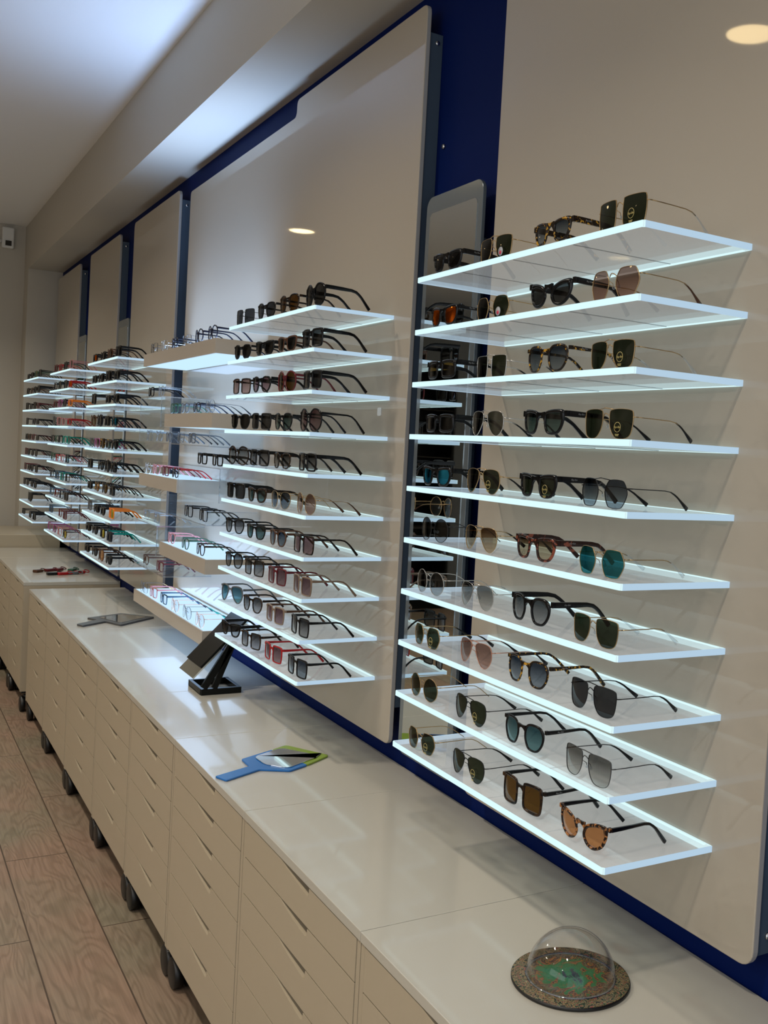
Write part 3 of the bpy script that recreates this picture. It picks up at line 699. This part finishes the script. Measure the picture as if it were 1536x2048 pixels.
A = [
 [S('black trapezoid sunglasses', 'trapezoid', 'black', 'black', chunky=True, logo=True), S('gold wire sunglasses with pink sticker', 'navigator', 'gold', 'green', mark='stick', bridge=True, **W), S('yellow tortoiseshell sunglasses', 'trapezoid', 'tortoise', 'gradblue', chunky=True, logo=True), S('gold square sunglasses with printed lens', 'square', 'gold', 'green', mark='ring', tip='cleartip', scale=1.12, **W)],
 [S('black sunglasses with fiery mirror lenses', 'trapezoid', 'black', 'fire', logo=True), S('gold wire sunglasses with pink sticker', 'hexagonal', 'gold', 'green', mark='stick', **W), S('glossy black curved sunglasses', 'cateye', 'black', 'dark', chunky=True, logo=True), S('gold octagonal sunglasses with brown lenses', 'hexagonal', 'gold', 'rosebrown', tip='brown', scale=1.12, **W)],
 [S('black rectangular sunglasses with brownish lenses', 'rectangular', 'black', 'brown', chunky=True, scale=1.05, logo=True), S('silver double-bridge sunglasses', 'square', 'silver', 'green', tip='black', bridge=True, scale=.96, **W), S('tortoiseshell round sunglasses', 'panto', 'tortoise', 'gradblue', scale=1.08, logo=True), S('gold double-bridge sunglasses with printed lens', 'navigator', 'gold', 'green', mark='ring', bridge=True, tip='cleartip', **W)],
 [S('glossy black rectangular sunglasses', 'rectangular', 'black', 'black', chunky=True, scale=1.05), S('silver aviator sunglasses with mirrored lenses', 'aviator', 'silver', 'greygreen', tip='black', bridge=True, **W), S('bulky black sunglasses with green gradient', 'trapezoid', 'black', 'gradgreen', chunky=True, scale=1.1, logo=True), S('gold navigator sunglasses with printed lens', 'navigator', 'gold', 'green', mark='ring', bridge=True, tip='black', scale=1.05, **W)],
 [S('black sunglasses with blue mirror lenses', 'trapezoid', 'black', 'bluemirror', chunky=True, logo=True), S('gold aviator sunglasses with printed lens', 'aviator', 'gold', 'green', mark='ring', bridge=True, tip='black', **W), S('chunky black sunglasses with printed lens', 'trapezoid', 'black', 'green', mark='ring', chunky=True, logo=True, scale=1.04), S('black-rimmed hexagonal sunglasses, gold temples', 'hexagonal', 'matteblack', 'gradblue', bridge=True, tip='black', scale=1.06, **W)],
 [S('round black wire sunglasses', 'round', 'matteblack', 'gradgrey', **W), S('gold aviator sunglasses with brown gradient', 'aviator', 'gold', 'gradbrown', bridge=True, tip='black', **W), S('red tortoiseshell sunglasses', 'trapezoid', 'redtortoise', 'gradbrown', chunky=True, logo=True, scale=1.06), S('gold hexagonal sunglasses with teal lenses', 'hexagonal', 'gold', 'tealmirror', tip='cleartip', scale=1.05, **W)],
 [S('round silver wire sunglasses', 'round', 'silver', 'gradgrey', **W), S('silver aviator sunglasses with grey gradient', 'aviator', 'silver', 'gradlight', bridge=True, tip='cleartip', **W), S('black keyhole sunglasses', 'panto', 'black', 'gradgrey', scale=1.1, chunky=True, logo=True), S('gold square wire sunglasses', 'navigator', 'gold', 'green', tip='cleartip', **W)],
 [S('gold hexagonal sunglasses', 'hexagonal', 'gold', 'green', mark='ring', tip='black', **W), S('rose gold aviator sunglasses', 'aviator', 'rose', 'rosebrown', bridge=True, tip='black', **W), S('yellow tortoiseshell rounded sunglasses', 'panto', 'tortoise', 'gradblue', scale=1.1, logo=True), S('black navigator sunglasses with grey lenses', 'navigator', 'matteblack', 'dark', bridge=True, tip='black', scale=1.05, **W)],
 [S('round gold wire sunglasses', 'round', 'gold', 'green', **W), S('black aviator sunglasses with printed lens', 'aviator', 'matteblack', 'green', mark='ring', bridge=True, tip='black', **W), S('thin black sunglasses with teal lenses', 'panto', 'black', 'gradteal', scale=1.1, logo=True), S('silver navigator sunglasses, light grey lenses', 'navigator', 'gunmetal', 'gradlight', bridge=True, tip='black', scale=1.06, **W)],
 [S('gold octagonal sunglasses with printed lens', 'hexagonal', 'gold', 'green', mark='ring', **W), S('black aviator sunglasses with printed lens', 'aviator', 'matteblack', 'green', mark='ring', bridge=True, tip='black', **W), S('oversized square dark tortoiseshell sunglasses', 'oversized', 'darktortoise', 'brown', scale=1.02, logo=True, tip='black'), S('tortoiseshell cat-eye sunglasses with orange lenses', 'cateye', 'browntortoise', 'orange', scale=1.02, tip='black')],
]
for i, r in enumerate(A): row('A', i, r, 2)
B = [
 [S('dark wire sunglasses', 'square', 'matteblack', 'dark', **W), S('small black sunglasses', 'panto', 'black', 'dark'), S('brown-black sunglasses', 'panto', 'darktortoise', 'brown', scale=1.05), S('large black sunglasses with thick temples', 'round', 'black', 'dark', chunky=True)],
 [S('small black sunglasses', 'panto', 'black', 'black', scale=.95), S('black sunglasses', 'trapezoid', 'black', 'black', chunky=True), S('dark brown sunglasses', 'trapezoid', 'brown', 'black'), S('square black sunglasses with broad temples', 'square', 'black', 'dark', chunky=True)],
 [S('amber square sunglasses', 'square', 'darktortoise', 'rosebrown'), S('black sunglasses with brown gradient', 'panto', 'black', 'mauve', chunky=True), S('dark red round sunglasses', 'round', 'burgundy', 'brown'), S('black sunglasses with ornamented temples', 'square', 'black', 'dark', chunky=True)],
 [S('black narrow sunglasses', 'panto', 'black', 'black'), S('black sunglasses with blue-grey lenses', 'square', 'black', 'dark'), S('black oval sunglasses', 'panto', 'black', 'gradgreen'), S('tall black sunglasses with brown gradient', 'round', 'black', 'mauve', scale=1.05)],
 [S('round grey tortoiseshell glasses', 'round', 'darktortoise', 'gradlight'), S('thick black square sunglasses', 'square', 'black', 'gradgrey', chunky=True), S('small dark tortoiseshell sunglasses', 'panto', 'darktortoise', 'gradgrey', scale=.95), S('black sunglasses with jewelled temples', 'square', 'black', 'gradgrey', chunky=True)],
 [S('thick black square sunglasses', 'square', 'black', 'dark', chunky=True), S('black sunglasses with green lenses', 'trapezoid', 'darktortoise', 'gradgreen', chunky=True), S('gold sunglasses with navy lenses', 'panto', 'gold', 'gradblue', **W), S('round gold sunglasses with pinkish lenses', 'round', 'gold', 'rosebrown', scale=1.05, tip='brown', **W)],
 [S('black sunglasses with grey gradient', 'panto', 'black', 'gradgrey'), S('black sunglasses with deep green lenses', 'trapezoid', 'black', 'gradgreen'), S('bronze sunglasses with navy lenses', 'panto', 'brown', 'gradblue', scale=.96), S('smoky square sunglasses', 'square', 'darktortoise', 'mauve', scale=1.04)],
 [S('black sunglasses with grey gradient', 'panto', 'black', 'gradgrey'), S('dark square sunglasses', 'square', 'darktortoise', 'gradgrey'), S('burgundy sunglasses', 'square', 'burgundy', 'mauve'), S('taupe sunglasses with brown temples', 'square', 'taupe', 'mauve', scale=1.04, tip='taupe')],
 [S('large clear teal pilot sunglasses', 'aviator', 'grey', 'gradteal', scale=1.05), S('small dark tortoiseshell sunglasses', 'panto', 'darktortoise', 'gradgrey'), S('beige sunglasses with pink lenses', 'square', 'taupe', 'mauve', tip='brown'), S('black square sunglasses with cutout temples', 'square', 'black', 'gradgrey', scale=1.04)],
 [S('black sunglasses with grey lenses', 'trapezoid', 'black', 'gradgrey', chunky=True), S('thin black sunglasses', 'square', 'darktortoise', 'gradgrey'), S('bright red sunglasses', 'square', 'red', 'mauve'), S('black square sunglasses with open temples', 'square', 'black', 'gradblue', scale=1.04)],
]
for i, r in enumerate(B): row('B', i, r, 2)
# far columns
def s2(col, shape, lens, **k):
    adj = {'black': 'black', 'darktortoise': 'dark tortoiseshell', 'tortoise': 'tortoiseshell', 'brown': 'brown', 'red': 'red', 'burgundy': 'dark red', 'blue': 'blue', 'teal': 'green-blue', 'orange': 'orange', 'pink': 'pink', 'purple': 'purple', 'navy': 'navy', 'green': 'green', 'grey': 'grey', 'gold': 'gold wire', 'crystal': 'clear', 'rose': 'rosy wire'}[col]
    kind = k.pop('kind', 'sunglasses')
    return S(f'{adj} {kind}', shape, col, lens, **k)
k_, q_ = dict(chunky=True), dict()
C_ = [
 [s2('black', 'rectangular', 'fire', **k_), s2('black', 'trapezoid', 'black'), s2('brown', 'panto', 'brown'), s2('black', 'square', 'black', **k_)],
 [s2('black', 'rectangular', 'black', **k_), s2('black', 'trapezoid', 'black'), s2('black', 'square', 'black', **k_), s2('black', 'trapezoid', 'dark', **k_)],
 [s2('black', 'oversized', 'black', **k_), None, s2('black', 'rectangular', 'black', **k_), s2('black', 'trapezoid', 'black', **k_)],
 [s2('brown', 'round', 'gradbrown'), s2('navy', 'round', 'dark', **k_), s2('black', 'square', 'black', **k_), s2('black', 'trapezoid', 'bluemirror', **k_)],
 [s2('grey', 'panto', 'gradlight'), s2('purple', 'panto', 'mauve'), s2('tortoise', 'square', 'brown'), s2('black', 'rectangular', 'gradteal'), s2('black', 'trapezoid', 'dark', **k_)],
 [s2('black', 'square', 'black'), None, s2('black', 'trapezoid', 'dark', **k_), s2('black', 'round', 'dark'), s2('black', 'square', 'dark', **k_)],
 [s2('black', 'rectangular', 'black', **k_), s2('tortoise', 'panto', 'orange'), s2('darktortoise', 'panto', 'brown'), s2('black', 'square', 'dark')],
 [s2('grey', 'oversized', 'gradgrey'), s2('black', 'rectangular', 'black', **k_), s2('black', 'trapezoid', 'black', **k_), s2('orange', 'square', 'yellow', chunky=True)],
 [s2('black', 'rectangular', 'black', **k_), s2('black', 'trapezoid', 'dark', **k_), s2('black', 'square', 'yellow', **k_), S('dark sunglasses with turquoise temples', 'square', 'navy', 'dark', chunky=True, tip='teal')],
 [s2('black', 'rectangular', 'black', **k_), s2('darktortoise', 'trapezoid', 'dark', **k_), s2('brown', 'round', 'orange'), s2('black', 'trapezoid', 'dark', **k_)],
]
D_ = [
 [s2('burgundy', 'panto', 'dark'), s2('red', 'panto', 'dark', scale=.9), s2('black', 'panto', 'dark'), s2('pink', 'square', 'mauve')],
 [s2('navy', 'panto', 'clear'), s2('black', 'panto', 'dark'), s2('navy', 'square', 'dark'), s2('red', 'rectangular', 'fire', chunky=True)],
 [s2('burgundy', 'rectangular', 'dark'), s2('purple', 'panto', 'mauve'), s2('navy', 'panto', 'dark'), s2('orange', 'rectangular', 'orange', chunky=True)],
 [s2('grey', 'round', 'gradgrey'), s2('pink', 'square', 'mauve'), s2('pink', 'panto', 'mauve', scale=.9), s2('red', 'rectangular', 'mauve', chunky=True)],
 [s2('black', 'panto', 'clear'), s2('green', 'panto', 'clear'), s2('navy', 'square', 'clear'), s2('teal', 'panto', 'clear'), s2('teal', 'panto', 'gradteal')],
 [s2('green', 'panto', 'clear'), s2('red', 'panto', 'clear', scale=.9), s2('pink', 'panto', 'clear'), s2('navy', 'square', 'gradteal')],
 [s2('navy', 'panto', 'clear'), s2('blue', 'square', 'gradblue'), s2('teal', 'square', 'gradblue'), s2('black', 'square', 'clear')],
 [s2('blue', 'panto', 'clear'), s2('burgundy', 'panto', 'clear'), s2('navy', 'square', 'clear'), s2('darktortoise', 'square', 'dark')],
 [s2('blue', 'square', 'gradblue'), None, s2('burgundy', 'panto', 'clear'), s2('burgundy', 'square', 'mauve')],
 [s2('purple', 'panto', 'clear'), s2('purple', 'panto', 'mauve'), s2('pink', 'square', 'clear'), s2('darktortoise', 'panto', 'yellow')],
]
E_ = [
 [s2('black', 'panto', 'dark', scale=.85), s2('black', 'trapezoid', 'black'), s2('green', 'panto', 'yellow'), s2('black', 'square', 'dark')],
 [s2('black', 'panto', 'black'), s2('brown', 'trapezoid', 'black'), s2('black', 'panto', 'black'), s2('black', 'square', 'dark', **k_)],
 [s2('black', 'square', 'black'), s2('black', 'rectangular', 'dark'), s2('darktortoise', 'square', 'black'), s2('burgundy', 'rectangular', 'dark')],
 [s2('black', 'square', 'dark'), None, s2('navy', 'trapezoid', 'dark'), s2('black', 'rectangular', 'black', **k_)],
 [s2('black', 'trapezoid', 'black'), s2('brown', 'trapezoid', 'black'), s2('burgundy', 'trapezoid', 'dark'), s2('black', 'rectangular', 'black')],
 [s2('burgundy', 'square', 'black'), s2('black', 'panto', 'black'), s2('black', 'panto', 'dark'), s2('black', 'panto', 'black')],
 [s2('burgundy', 'square', 'dark'), s2('darktortoise', 'trapezoid', 'black'), s2('black', 'panto', 'dark'), s2('black', 'square', 'black')],
 [s2('black', 'square', 'black'), s2('black', 'trapezoid', 'dark'), s2('black', 'rectangular', 'black', **k_), s2('black', 'trapezoid', 'black', **k_)],
 [S('wide black shield sunglasses', 'shield', 'black', 'black', chunky=True, scale=1.25)],
 [s2('black', 'rectangular', 'dark'), None, s2('black', 'trapezoid', 'black', **k_), s2('black', 'square', 'dark', **k_)],
]
for bay, T in (('C', C_), ('D', D_), ('E', E_)):
    for i, r in enumerate(T): row(bay, i, r, 1)
# optical frames on light boxes and trays
def boxrow(y0, y1, z, specs, where, xo=-.185):
    n = len(specs); p = (y1-y0)/n
    for k, sp in enumerate(specs):
        d = dict(sp); desc = d.pop('desc'); dx = d.pop('dx', 0)
        pos = ['leftmost', 'second', 'third', 'fourth', 'fifth', 'sixth'][k] if k < n-1 else 'rightmost'
        lab = f"{desc}, {pos}{'' if pos in ('leftmost', 'rightmost') else ' from left'} {where}"
        assert len(lab.split()) <= 16, lab
        glasses(xo+dx, y1-(k+.5)*p, z+.0004, RZ+random.uniform(-.04, .04), label=lab, group='eyeglasses around the light boxes', cat='eyeglasses', res=2, **d)
O = lambda desc, shape, frame, **k: S(desc+' eyeglasses', shape, frame, k.pop('lens', 'clear'), **k)
boxrow(3.76, 4.87, 2.0190, [O('black wire', 'square', 'matteblack', wire=True), O('silver wire', 'square', 'silver', wire=True), O('navy', 'panto', 'navy', scale=.95), O('dark grey wire', 'panto', 'gunmetal', wire=True), O('round blue-black', 'round', 'navy', scale=.95), O('round black', 'round', 'navy', scale=.95)], 'on the topmost light box')
boxrow(4.51, 4.88, 1.8220, [O('black', 'square', 'black', scale=.9), O('clear', 'panto', 'crystal', scale=.95)], 'on the riser below topmost light box')
boxrow(3.76, 4.45, 1.7440, [O('thin dark green', 'square', 'green', scale=.9), O('thin grey', 'panto', 'grey', scale=.9), O('thin dark', 'panto', 'navy', scale=.9), O('thin dark green wire', 'round', 'gunmetal', wire=True, tip='black')], 'on the second light box')
boxrow(3.98, 4.88, 1.6225, [O('clear', 'square', 'crystal'), O('clear', 'panto', 'crystal'), O('grey', 'panto', 'grey', scale=.9), O('navy wire', 'panto', 'gunmetal', wire=True, tip='navy'), O('smoky', 'square', 'grey', scale=.9)], 'in the tray under the second light box')
boxrow(4.22, 4.88, 1.4750, [O('grey wire', 'round', 'silver', wire=True), O('pink', 'panto', 'pink'), O('burgundy', 'square', 'burgundy', scale=.92), O('black and red', 'panto', 'black', tip='red', scale=.95)], 'on the middle light box')
boxrow(3.61, 4.01, 1.5450, [O('thick black', 'square', 'black', chunky=True, scale=.95), O('thick black', 'square', 'black', chunky=True, scale=.95)], 'on the riser right of the middle light box')
boxrow(3.76, 4.18, 1.3305, [O('heavy black square', 'square', 'black'), O('heavy black square', 'square', 'black')], 'in the tray under the middle light box')
boxrow(4.49, 4.88, 1.2620, [O('clear brownish', 'panto', 'crystal'), O('transparent', 'square', 'crystal')], 'on the riser left of the fourth light box')
boxrow(3.77, 4.43, 1.1990, [O('pink', 'panto', 'pink'), O('green-black', 'panto', 'green'), O('black and beige', 'panto', 'darktortoise')], 'on the fourth light box')
boxrow(4.36, 4.88, 1.0605, [O('dark brow-line', 'panto', 'brown', scale=.95), O('dark red brow-line', 'square', 'burgundy', scale=.95)], 'in the tray above the lowest light box')
boxrow(3.76, 4.86, 0.9330, [O('dark gold', 'square', 'gunmetal', wire=True, tip='gold'), O('pink', 'square', 'pink'), O('green-blue', 'square', 'blue', scale=.95), O('pinkish round', 'round', 'rose', wire=True, tip='navy'), O('grey-green', 'round', 'gunmetal', wire=True, tip='teal'), O('rosy thin', 'round', 'rose', wire=True, tip='navy')], 'on the lowest light box')

# ------------------------------------------------------------------ things on the worktop
def poly_slab(name, pts, z0, z1, m, parent=None, bevel=.001):
    q = MB(); q.prism(pts, lambda u, v, d: (u, v, d), z0, z1); return q.obj(name, m, parent, bevel=bevel)
def rpoly(P, r, k=4):
    out = []; n = len(P)
    for i in range(n):
        a, b, c = Vector(P[i-1]), Vector(P[i]), Vector(P[(i+1) % n])
        d1 = (a-b).normalized()*r; d2 = (c-b).normalized()*r
        for j in range(k+1):
            s = j/k; p = (b+d1)*(1-s)**2+b*2*s*(1-s)+(b+d2)*s*s; out.append((p.x, p.y))
    return out
Z0 = CT+.0005
t = empty('hand_mirror', (-.25, 2.72, Z0))
off = lambda P: [(x+.25, y-2.72) for x, y in P]
blue = pbr('blue_plastic', (0.01, 0.13, 0.42), .2); green = pbr('lime_plastic', (0.20, 0.30, 0.03), .25)
l_, tp, ti, bo = (-.352, 2.775), (-.190, 2.862), (-.108, 2.722), (-.262, 2.628)
poly_slab('blue_back', off(rpoly([l_, (-.245, 2.83), (-.20, 2.66), bo, (-.335, 2.668), (-.444, 2.612), (-.462, 2.655), (-.352, 2.706)], .006)), 0, .005, blue, t)
poly_slab('green_back', off(rpoly([(-.245, 2.83), tp, ti, (-.20, 2.66)], .012)), 0, .0049, green, t)
poly_slab('mirror_glass', off(rpoly([(-.315, 2.778), (-.215, 2.832), (-.140, 2.725), (-.155, 2.708), (-.262, 2.645), (-.31, 2.70)], .02)), .0052, .0072, pbr('hand_mirror_glass', (0.8, 0.8, 0.8), .03, metal=1), t, .0005)
tag(t, 'hand mirror with blue handle and lime green end lying on the worktop', 'hand mirror')
t = empty('hand_mirror', (-.2, 5.14, Z0)); off = lambda P: [(x+.2, y-5.14) for x, y in P]
gr = pbr('grey_plastic', (0.06, 0.06, 0.06), .3)
poly_slab('frame', off(rpoly([(-.345, 5.20), (-.166, 5.30), (-.036, 5.16), (-.235, 4.975), (-.282, 5.085), (-.40, 4.99), (-.42, 5.035), (-.31, 5.14)], .008)), 0, .008, gr, t)
poly_slab('mirror_glass', off(rpoly([(-.29, 5.185), (-.17, 5.265), (-.075, 5.16), (-.225, 5.02)], .01)), .0082, .0095, pbr('hand_mirror_glass_2', (0.75, 0.75, 0.75), .05, metal=1), t, .0004)
tag(t, 'dark grey framed hand mirror lying on the far part of the worktop', 'hand mirror')

# table mirror on a folding stand
t = empty('table_mirror', (-.18, 3.65, Z0))
bk = pbr('gloss_black', (0.002, 0.0025, 0.002), .3, spec=.2)
q = MB(); o = lambda x, y, z: (x+.18, y-3.65, z-Z0)
b0, b1, c0, c1, hh = -.252, -.108, 3.545, 3.715, .022
for a, b in (((b0, c0), (b1, c0+.012)), ((b0, c1-.012), (b1, c1)), ((b0, c0+.012), (b0+.012, c1-.012)), ((b1-.012, c0+.012), (b1, c1-.012))):
    q.box(o(a[0], a[1], Z0), o(b[0], b[1], Z0+hh))
q.obj('base', bk, t, bevel=.001)
def bar(q, p0, p1, w, y0, y1):
    d = Vector((p1[0]-p0[0], p1[1]-p0[1])); n_ = Vector((-d.y, d.x)).normalized()*w/2
    pts = [(p0[0]-n_.x, p0[1]-n_.y), (p1[0]-n_.x, p1[1]-n_.y), (p1[0]+n_.x, p1[1]+n_.y), (p0[0]+n_.x, p0[1]+n_.y)]
    q.prism(pts, lambda u, v, dd: o(u, dd, v), y0, y1)
for ya, yb in ((3.545, 3.557),):
    q = MB(); bar(q, (-.243, .768), (-.135, .945), .024, ya, yb); q.obj('leg', bk, t)
    q = MB(); bar(q, (-.205, .766), (-.140, .935), .020, ya, yb); q.obj('leg', bk, t)
q = MB()
d = Vector((.188, .195)).normalized(); nn = Vector((-d.y, d.x))
def slab(q, a, b, t0, t1, y0, y1):
    A0 = Vector((-.279, .803)); pts = [A0+d*a+nn*t0, A0+d*b+nn*t0, A0+d*b+nn*t1, A0+d*a+nn*t1]
    q.prism([(p.x, p.y) for p in pts], lambda u, v, dd: o(u, dd, v), y0, y1)
slab(q, .045, .272, .002, .010, 3.562, 3.742); q.obj('black_cover', bk, t, bevel=.001)
q = MB(); slab(q, 0, .272, -.004, .0015, 3.562, 3.742); q.obj('mirror_glass', M['mirror'], t)
tag(t, 'tilted table mirror on a black folding stand standing on the worktop', 'table mirror')

# dome paperweight
t = empty('glass_dome', (-.215, 1.376, Z0))
def kal():
    m, n, l = new_mat('swirl_print'); b = n['Principled BSDF']; tc = n.new('ShaderNodeTexCoord')
    ln = n.new('ShaderNodeVectorMath'); ln.operation = 'LENGTH'; l.new(tc.outputs['Object'], ln.inputs[0])
    nz = n.new('ShaderNodeTexNoise'); nz.inputs['Scale'].default_value = 22; nz.inputs['Detail'].default_value = 3; nz.inputs['Distortion'].default_value = 2.5
    l.new(tc.outputs['Object'], nz.inputs['Vector'])
    ml = n.new('ShaderNodeMath'); ml.operation = 'MULTIPLY_ADD'; ml.inputs[1].default_value = 8.6; l.new(ln.outputs['Value'], ml.inputs[0])
    sb = n.new('ShaderNodeMath'); sb.operation = 'MULTIPLY_ADD'; sb.inputs[1].default_value = 1.5; sb.inputs[2].default_value = -.72; l.new(nz.outputs['Fac'], sb.inputs[0])
    l.new(sb.outputs[0], ml.inputs[2])
    cr = n.new('ShaderNodeValToRGB'); cr.color_ramp.interpolation = 'EASE'
    st = [(0, (.004, .02, .05)), (.12, (.0, .16, .07)), (.42, (.015, .13, .03)), (.47, (.20, .02, .02)), (.51, (.36, .17, .01)), (.53, (.02, .03, .015)), (.60, (.08, .012, .012)), (.68, (.12, .11, .05)), (.74, (.012, .03, .012)), (.80, (.22, .17, .09)), (.86, (.03, .02, .012)), (.94, (.12, .02, .02))]
    while len(cr.color_ramp.elements) < len(st): cr.color_ramp.elements.new(.5)
    for e, (p, c) in zip(cr.color_ramp.elements, st): e.position = p; e.color = (*c, 1)
    l.new(ml.outputs[0], cr.inputs[0])
    n2 = n.new('ShaderNodeTexNoise'); n2.inputs['Scale'].default_value = 75; n2.inputs['Detail'].default_value = 1.5; n2.inputs['Distortion'].default_value = 3.5; l.new(tc.outputs['Object'], n2.inputs['Vector'])
    c2 = n.new('ShaderNodeValToRGB'); c2.color_ramp.interpolation = 'CONSTANT'
    s2_ = [(0, (.01, .012, .008)), (.40, (.02, .06, .02)), (.45, (.28, .25, .14)), (.49, (.16, .02, .02)), (.52, (.012, .02, .016)), (.56, (.30, .20, .06)), (.60, (.03, .10, .06)), (.64, (.22, .05, .05))]
    while len(c2.color_ramp.elements) < len(s2_): c2.color_ramp.elements.new(.5)
    for e, (p, c) in zip(c2.color_ramp.elements, s2_): e.position = p; e.color = (*c, 1)
    l.new(n2.outputs['Fac'], c2.inputs[0])
    mr = n.new('ShaderNodeMapRange'); mr.inputs['From Min'].default_value = .064; mr.inputs['From Max'].default_value = .080; l.new(ln.outputs['Value'], mr.inputs['Value'])
    rs = n.new('ShaderNodeMath'); rs.operation = 'MULTIPLY_ADD'; rs.inputs[1].default_value = .84; rs.inputs[2].default_value = .16; l.new(mr.outputs[0], rs.inputs[0])
    mx = n.new('ShaderNodeMix'); mx.data_type = 'RGBA'; l.new(rs.outputs[0], mx.inputs['Factor']); l.new(cr.outputs[0], mx.inputs['A']); l.new(c2.outputs[0], mx.inputs['B'])
    l.new(mx.outputs['Result'], b.inputs['Base Color']); b.inputs['Roughness'].default_value = .25
    return m
q = MB(); q.lathe([(0, 0), (.1025, 0), (.1035, .002), (.1035, .0062), (0, .0062)], (0, 0, 0), 64); q.obj('backing_disc', M['rubber'], t)
q = MB(); q.lathe([(0, .0064), (.1025, .0064), (.103, .0072), (.1015, .0078), (0, .0078)], (0, 0, 0), 64); q.obj('printed_disc', kal(), t)
q = MB(); R, H = .078, .080
prof = [(R*math.cos(a), .008+H*math.sin(a)) for a in [i*PI/2/16 for i in range(17)]]
prof2 = [(r*.965, .008+(z-.008)*.965) for r, z in prof][::-1]
q.lathe(prof+prof2, (0, 0, 0), 64); q.obj('dome', M['domeglass'], t)
q = MB(); q.lathe([(R*.965, .008), (R*1.01, .008), (R*1.01, .0095), (R*.965, .0095)], (0, 0, 0), 64); q.obj('dome_rim', M['clearedge'], t)
tag(t, 'clear hemispherical dome on a round multicoloured disc on the near worktop', 'paperweight')

# key fobs on the far worktop
fc = [('brown', (-.345, 6.86), 0.7), ('black', (-.285, 6.72), 0.2), ('burgundy', (-.275, 6.90), .5), ('red', (-.225, 6.72), .3), ('burgundy', (-.215, 6.93), .8), ('grey', (-.165, 6.74), .1), ('green', (-.14, 6.90), .9), ('red', (-.115, 6.78), .4)]
fd = ['brown', 'black', 'dark red', 'bright red', 'looped dark red', 'grey', 'green', 'crimson']
fo = ['at the left end of the pile', 'nearest left in the pile', 'at the back centre of the pile', 'at the front centre of the pile', 'at the back right of the pile', 'right of the red one in the pile', 'at the back right end of the pile', 'at the right end of the pile']
for i, (c, (x, y), a) in enumerate(fc):
    t = empty('key_fob', (x, y, .7635), a)
    q = MB(); q.prism(rpoly([(-.032, -.018), (.032, -.014), (.032, .014), (-.032, .018)], .008), lambda u, v, dd: (u, v, dd), 0, .016); q.obj('leather_pad', FM[c], t, bevel=.003)
    q = MB(); q.tube([(.045+.016*math.cos(s), .016*math.sin(s), .012+.006*math.sin(s)) for s in [k*PI/6 for k in range(12)]], .003, 6, True); q.obj('loop', FM[c], t)
    tag(t, f'small {fd[i]} key fob {fo[i]} on far worktop', 'key fob', 'coloured key fobs lying on the far worktop')

# ------------------------------------------------------------------ opposite side of the shop (seen in the mirrors and gloss)
t = empty('display_cabinet', (-3.72, 9.45, 0))
q = MB(); q.box((-.30, 0, 0), (-.27, .4, 2.6)); q.box((.27, 0, 0), (.30, .4, 2.6)); q.box((-.27, .37, 0), (.27, .4, 2.6)); q.box((-.27, 0, 0), (.27, .37, .1)); q.box((-.27, 0, 2.5), (.27, .37, 2.6))
q.obj('carcass', bk, t)
for k in range(9):
    q = MB(); q.box((-.268, .02, .35+k*.25), (.268, .369, .36+k*.25)); q.obj('shelf', M['dark'], t)
tag(t, 'tall black open cabinet at the far end, seen only in the gap mirror', 'cabinet')
